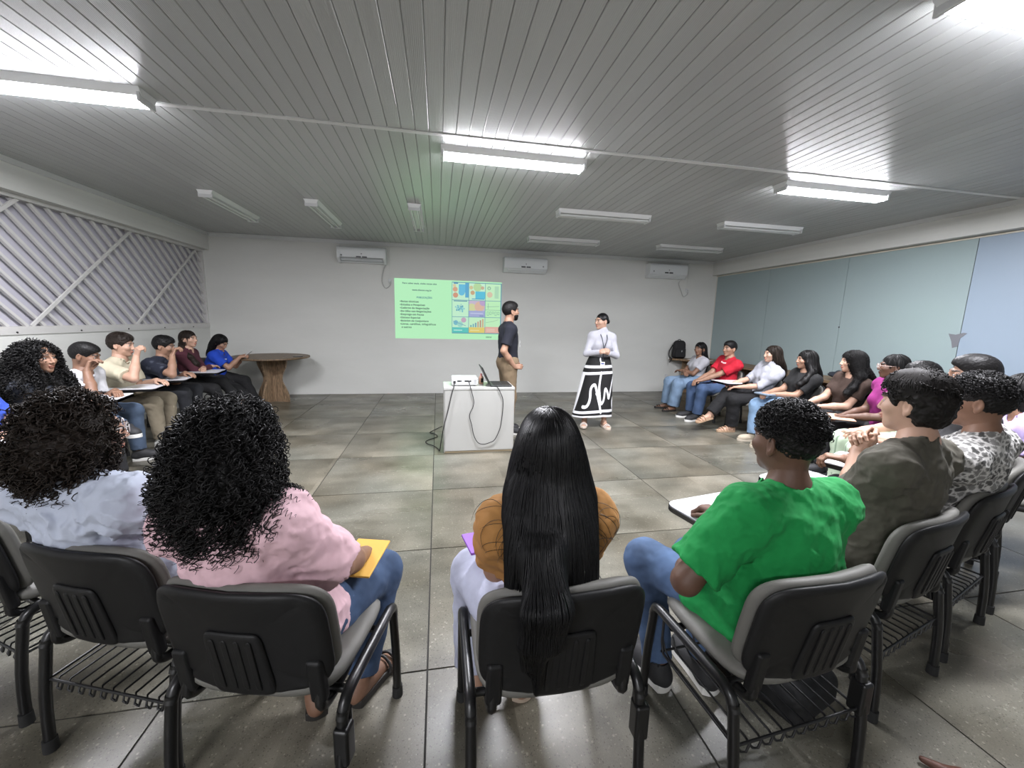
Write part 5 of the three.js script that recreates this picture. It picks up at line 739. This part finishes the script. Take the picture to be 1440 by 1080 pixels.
// presenters
C.man = person({ x: .9, z: -5.12, f: [1, -.06], stand: 1, skin: 'tan', label: 'standing person in a navy polo and khaki trousers, hand on hip, bearded', s: 1.0, top: [.925, 1.735, -5.13], look: [2.3, 1.62, -5.4], pitch: .06, hairColor: 'black',
  rh: { l: [.185, .925, -.045], dir: [-.25, -.05, -1], up: [1, .25, 0], curl: .35, pole: [.35, .1, 1] }, lh: { l: [-.24, .84, -.02], pole: [-.4, 0, 1] }, sw: .18, fat: 1.04,
  shirt: { ...colr(.004, .0052, .012), sleeve: .74, flare: .014, e: .012, fold: .005, hem: -.06, collar: .012, loose: .0 }, pants: { col: plain(.165, .118, .07), e: .018, waist: .1, len: .95 }, shoes: shoeB, hair: { type: 'short', t: .010, top: .01, amp: .002 },
  after: c => {
    part('beard', nets(field([c.HE(0, -.052, -.036, .0595, .056, .0625, .02), c.HE(0, -.093, -.062, .027, .025, .027, .02)], [c.HE(0, -.012, -.1, .055, .038, .06, .008), c.HE(0, -.06, -.108, .02, .007, .02, .004), c.HE(0, -.09, .045, .1, .1, .075, .01), c.HE(0, .02, 0, .1, .06, .1, .01)], (d, x, y, z) => d + .0015 * N3(x * 150, y * 150, z * 150)), .0045), hairMats.black, c.g);
    const b = part('name_badge', rbox(.052, .085, .004, .002), M.paper, c.g); b.position.copy(c.S(.055, .52, -.147)); b.rotation.y = -.35; part('badge_print', box(.03, .012, .001, 0, -.005, -.003), mat(lin(.02, .03, .08), .7), b); b.userData.label = 'white name badge';
    part('belt', new THREE.TorusGeometry(.15, .012, 8, 40).rotateX(Math.PI / 2).scale(1.04, 1.6, .85).translate(c.P.x, c.P.y + .045, c.P.z), M.black, c.g);
  } });
const skirtTex = canvasTex(1024, 1024, (c, w, h) => {
  c.fillStyle = '#0c0c0e'; c.fillRect(0, 0, w, h); c.strokeStyle = '#e6e6ea'; c.lineCap = 'round'; c.lineJoin = 'round'; c.lineWidth = 56;
  const X = x => x * w, Y = y => y * h, Ln = p => { c.beginPath(); c.moveTo(X(p[0][0]), Y(p[0][1])); for (let i = 1; i < p.length - 1; i++) { const mx = (p[i][0] + p[i + 1][0]) / 2, my = (p[i][1] + p[i + 1][1]) / 2; c.quadraticCurveTo(X(p[i][0]), Y(p[i][1]), X(mx), Y(my)); } const e = p[p.length - 1]; c.lineTo(X(e[0]), Y(e[1])); c.stroke(); };
  c.lineWidth = 46; Ln([[-.1, .165], [.5, .155], [1.1, .15]]); Ln([[-.1, .28], [.5, .258], [1.1, .25]]); Ln([[-.1, .925], [.5, .905], [1.1, .885]]); Ln([[-.1, 1.0], [1.1, .985]]);
  Ln([[.44, .03], [.40, .01], [.48, .1]]); c.lineWidth = 58; Ln([[.5, .26], [.46, .45], [.5, .62], [.56, .8], [.66, .72], [.66, .5], [.76, .58], [.80, .72], [.88, .5], [.98, .33]]);
  Ln([[.14, .82], [.22, .84], [.28, .7], [.24, .5], [.34, .44], [.4, .52], [.46, .66], [.52, .78], [.58, .92]]); Ln([[.02, .3], [.0, .6], [-.02, .9]]); Ln([[.98, .68], [.94, .75], [1.0, .9]]); Ln([[.42, .6], [.5, .6]]);
});
C.woman = person({ x: 2.31, z: -5.42, f: [-.12, 1], stand: 1, fem: 1, skin: 'light', label: 'standing person in a white high-necked top and long black skirt with white brush lines', s: .93, top: [2.305, 1.635, -5.42], look: [.95, 1.58, -5.0], pitch: -.05,
  rh: { l: [.035, 1.10, -.2], dir: [-.8, .25, -.3], up: [.2, .5, -.8], curl: .6, pole: [.8, -.6, .5] }, lh: { l: [-.05, 1.09, -.2], dir: [.8, .25, -.3], up: [-.2, .5, -.8], curl: .6, pole: [-.8, -.6, .5] }, sw: .15,
  shirt: { ...colr(.40, .40, .44), sleeve: 1.92, e: .009, flare: .004, fold: .003, turtle: 1, hem: .06 }, shoes: sandalWhite, rf: { dx: .1, dz: -.06, dir: [.3, 0, -1] }, lf: { dx: .0, dz: -.1, dir: [-.1, 0, -1] }, hair: { type: 'bun' },
  after: c => {
    const n = 64, m = 22, pos = [], uv = [], idx = [], yT = 1.02, yB = .155;
    for (let j = 0; j <= m; j++) for (let i = 0; i <= n; i++) { const t = j / m, a = i / n * 6.2832, w = .15 + .045 * Math.sin(Math.min(1, t * 3) * 1.57) + .075 * t, d = .125 + .035 * Math.sin(Math.min(1, t * 3) * 1.57) + .09 * t, f = 1 + .022 * t * Math.sin(a * 9 + 1) + .015 * t * Math.sin(a * 5); pos.push(Math.sin(a) * w * f + .05 * t + (Math.sin(a) > 0 ? .04 * t * Math.sin(a) : 0), yT + (yB - yT) * t + .02 * t * Math.sin(a * 2 + 2), -Math.cos(a) * d * f); uv.push(.5 - .5 * Math.sin(a), 1 - t); }
    for (let j = 0; j < m; j++) for (let i = 0; i < n; i++) { const a = j * (n + 1) + i, b = a + 1, e = a + n + 1, f = e + 1; idx.push(a, b, e, b, f, e); }
    const g = new THREE.BufferGeometry(); g.setAttribute('position', new THREE.Float32BufferAttribute(pos, 3)); g.setAttribute('uv', new THREE.Float32BufferAttribute(uv, 2)); g.setIndex(idx); g.computeVertexNormals();
    part('skirt', g, mat(lin(1, 1, 1), .8, { map: skirtTex, side: THREE.DoubleSide }), c.g);
    const z = -.152, lan = mat(lin(.03, .035, .05), .7); part('lanyard', path([c.S(-.045, .98, -.05).toArray(), c.S(-.035, .8, -.14).toArray(), c.S(0, .52, z).toArray(), c.S(0, .15, z + .005).toArray()], .006, 24, 5), lan, c.g); part('lanyard', path([c.S(.05, .98, -.05).toArray(), c.S(.035, .8, -.14).toArray(), c.S(0, .52, z).toArray()], .006, 20, 5), lan, c.g);
    const b = part('name_badge', rbox(.062, .09, .004, .002), M.paper, c.g); b.position.copy(c.S(.0, .06, -.165)); b.userData.label = 'white name badge'; part('badge_print', box(.045, .02, .001, 0, .02, -.003), mat(lin(.05, .07, .25), .7), b);
    part('wristwatch', new THREE.TorusGeometry(.03, .007, 8, 20), M.black, c.g).position.copy(c.arms[0].wr.clone().lerp(c.arms[0].el, .1));
  } });
// things held or lying on laps
function held(name, label, cat, geo, m, wp, turn = 0, tiltX = 0, group) { const g = thing(name, label, cat, wp, turn, group); const q = part('sheet', geo, m, g); q.rotation.x = tiltX; return g; }
held('envelope', 'yellow envelope on the lap beside the pink shirt', 'envelope', rbox(.13, .008, .2, .003), mat(lin(.72, .42, .08), .75), [-.275, .625, -1.42], -.25, .1);
held('purple_folder', 'small purple folder on the lap of the long-haired girl', 'folder', rbox(.2, .01, .14, .003), mat(lin(.22, .08, .42), .6), [.2, .655, -1.42], .2);
{ const l = C.blue, p = l.g.localToWorld(V(0, .875, -.45)); const ph = thing('phone', 'white phone held up by the girl in royal blue', 'phone', p.toArray(), l.g.rotation.y); part('body', rbox(.07, .145, .009, .004).rotateX(-.9), M.whiteGloss, ph); }
{ const l = C.black, p = l.g.localToWorld(V(.02, .66, -.36)); held('notebook', 'grey-blue notebook in the hands of the girl in black', 'notebook', rbox(.2, .018, .15, .003), mat(lin(.18, .23, .29), .7), p.toArray(), l.g.rotation.y + .2); }
{ const l = C.purple, p = l.g.localToWorld(V(.0, .645, -.38)); held('paper_sheet', 'peach paper under the hands of the girl in magenta', 'paper', rbox(.22, .008, .3, .002), mat(lin(.62, .38, .26), .8), p.toArray(), l.g.rotation.y + 1.2); }
{ const b = thing('floor_bag', 'black soft bag on the floor under the chair of the boy in green', 'bag', [1.42, 0, -1.16], .3); const g = rbox(.30, .15, .2, .05, 0, .075, 0, 4); part('body', g, mat(lin(.007, .007, .008), .7), b); part('handle', path([[-.08, .14, 0], [-.05, .185, .03], [.05, .185, .03], [.08, .14, 0]], .007, 16, 6), M.rubber, b); part('buckle', box(.012, .03, .02, .15, .08, .03), M.whiteGloss, b); }
{ const b = thing('leather_shoe', 'pointed brown leather shoe on the open terrazzo behind the chairs', 'shoe', [1.757, 0, -.722], .526); const u = part('upper', nets(field([cone(V(0, .035, .06), V(0, .03, -.08), .038, .03, .03), cone(V(0, .03, -.06), V(0, .018, -.18), .03, .01, .03)], [], (d, x, y) => Math.max(d, .008 - y)), .008), mat(lin(.085, .038, .026), .45), b); part('sole', box(.05, .01, .2, 0, .005, -.01), M.rubber, u); }
renderer.render(scene, camera);
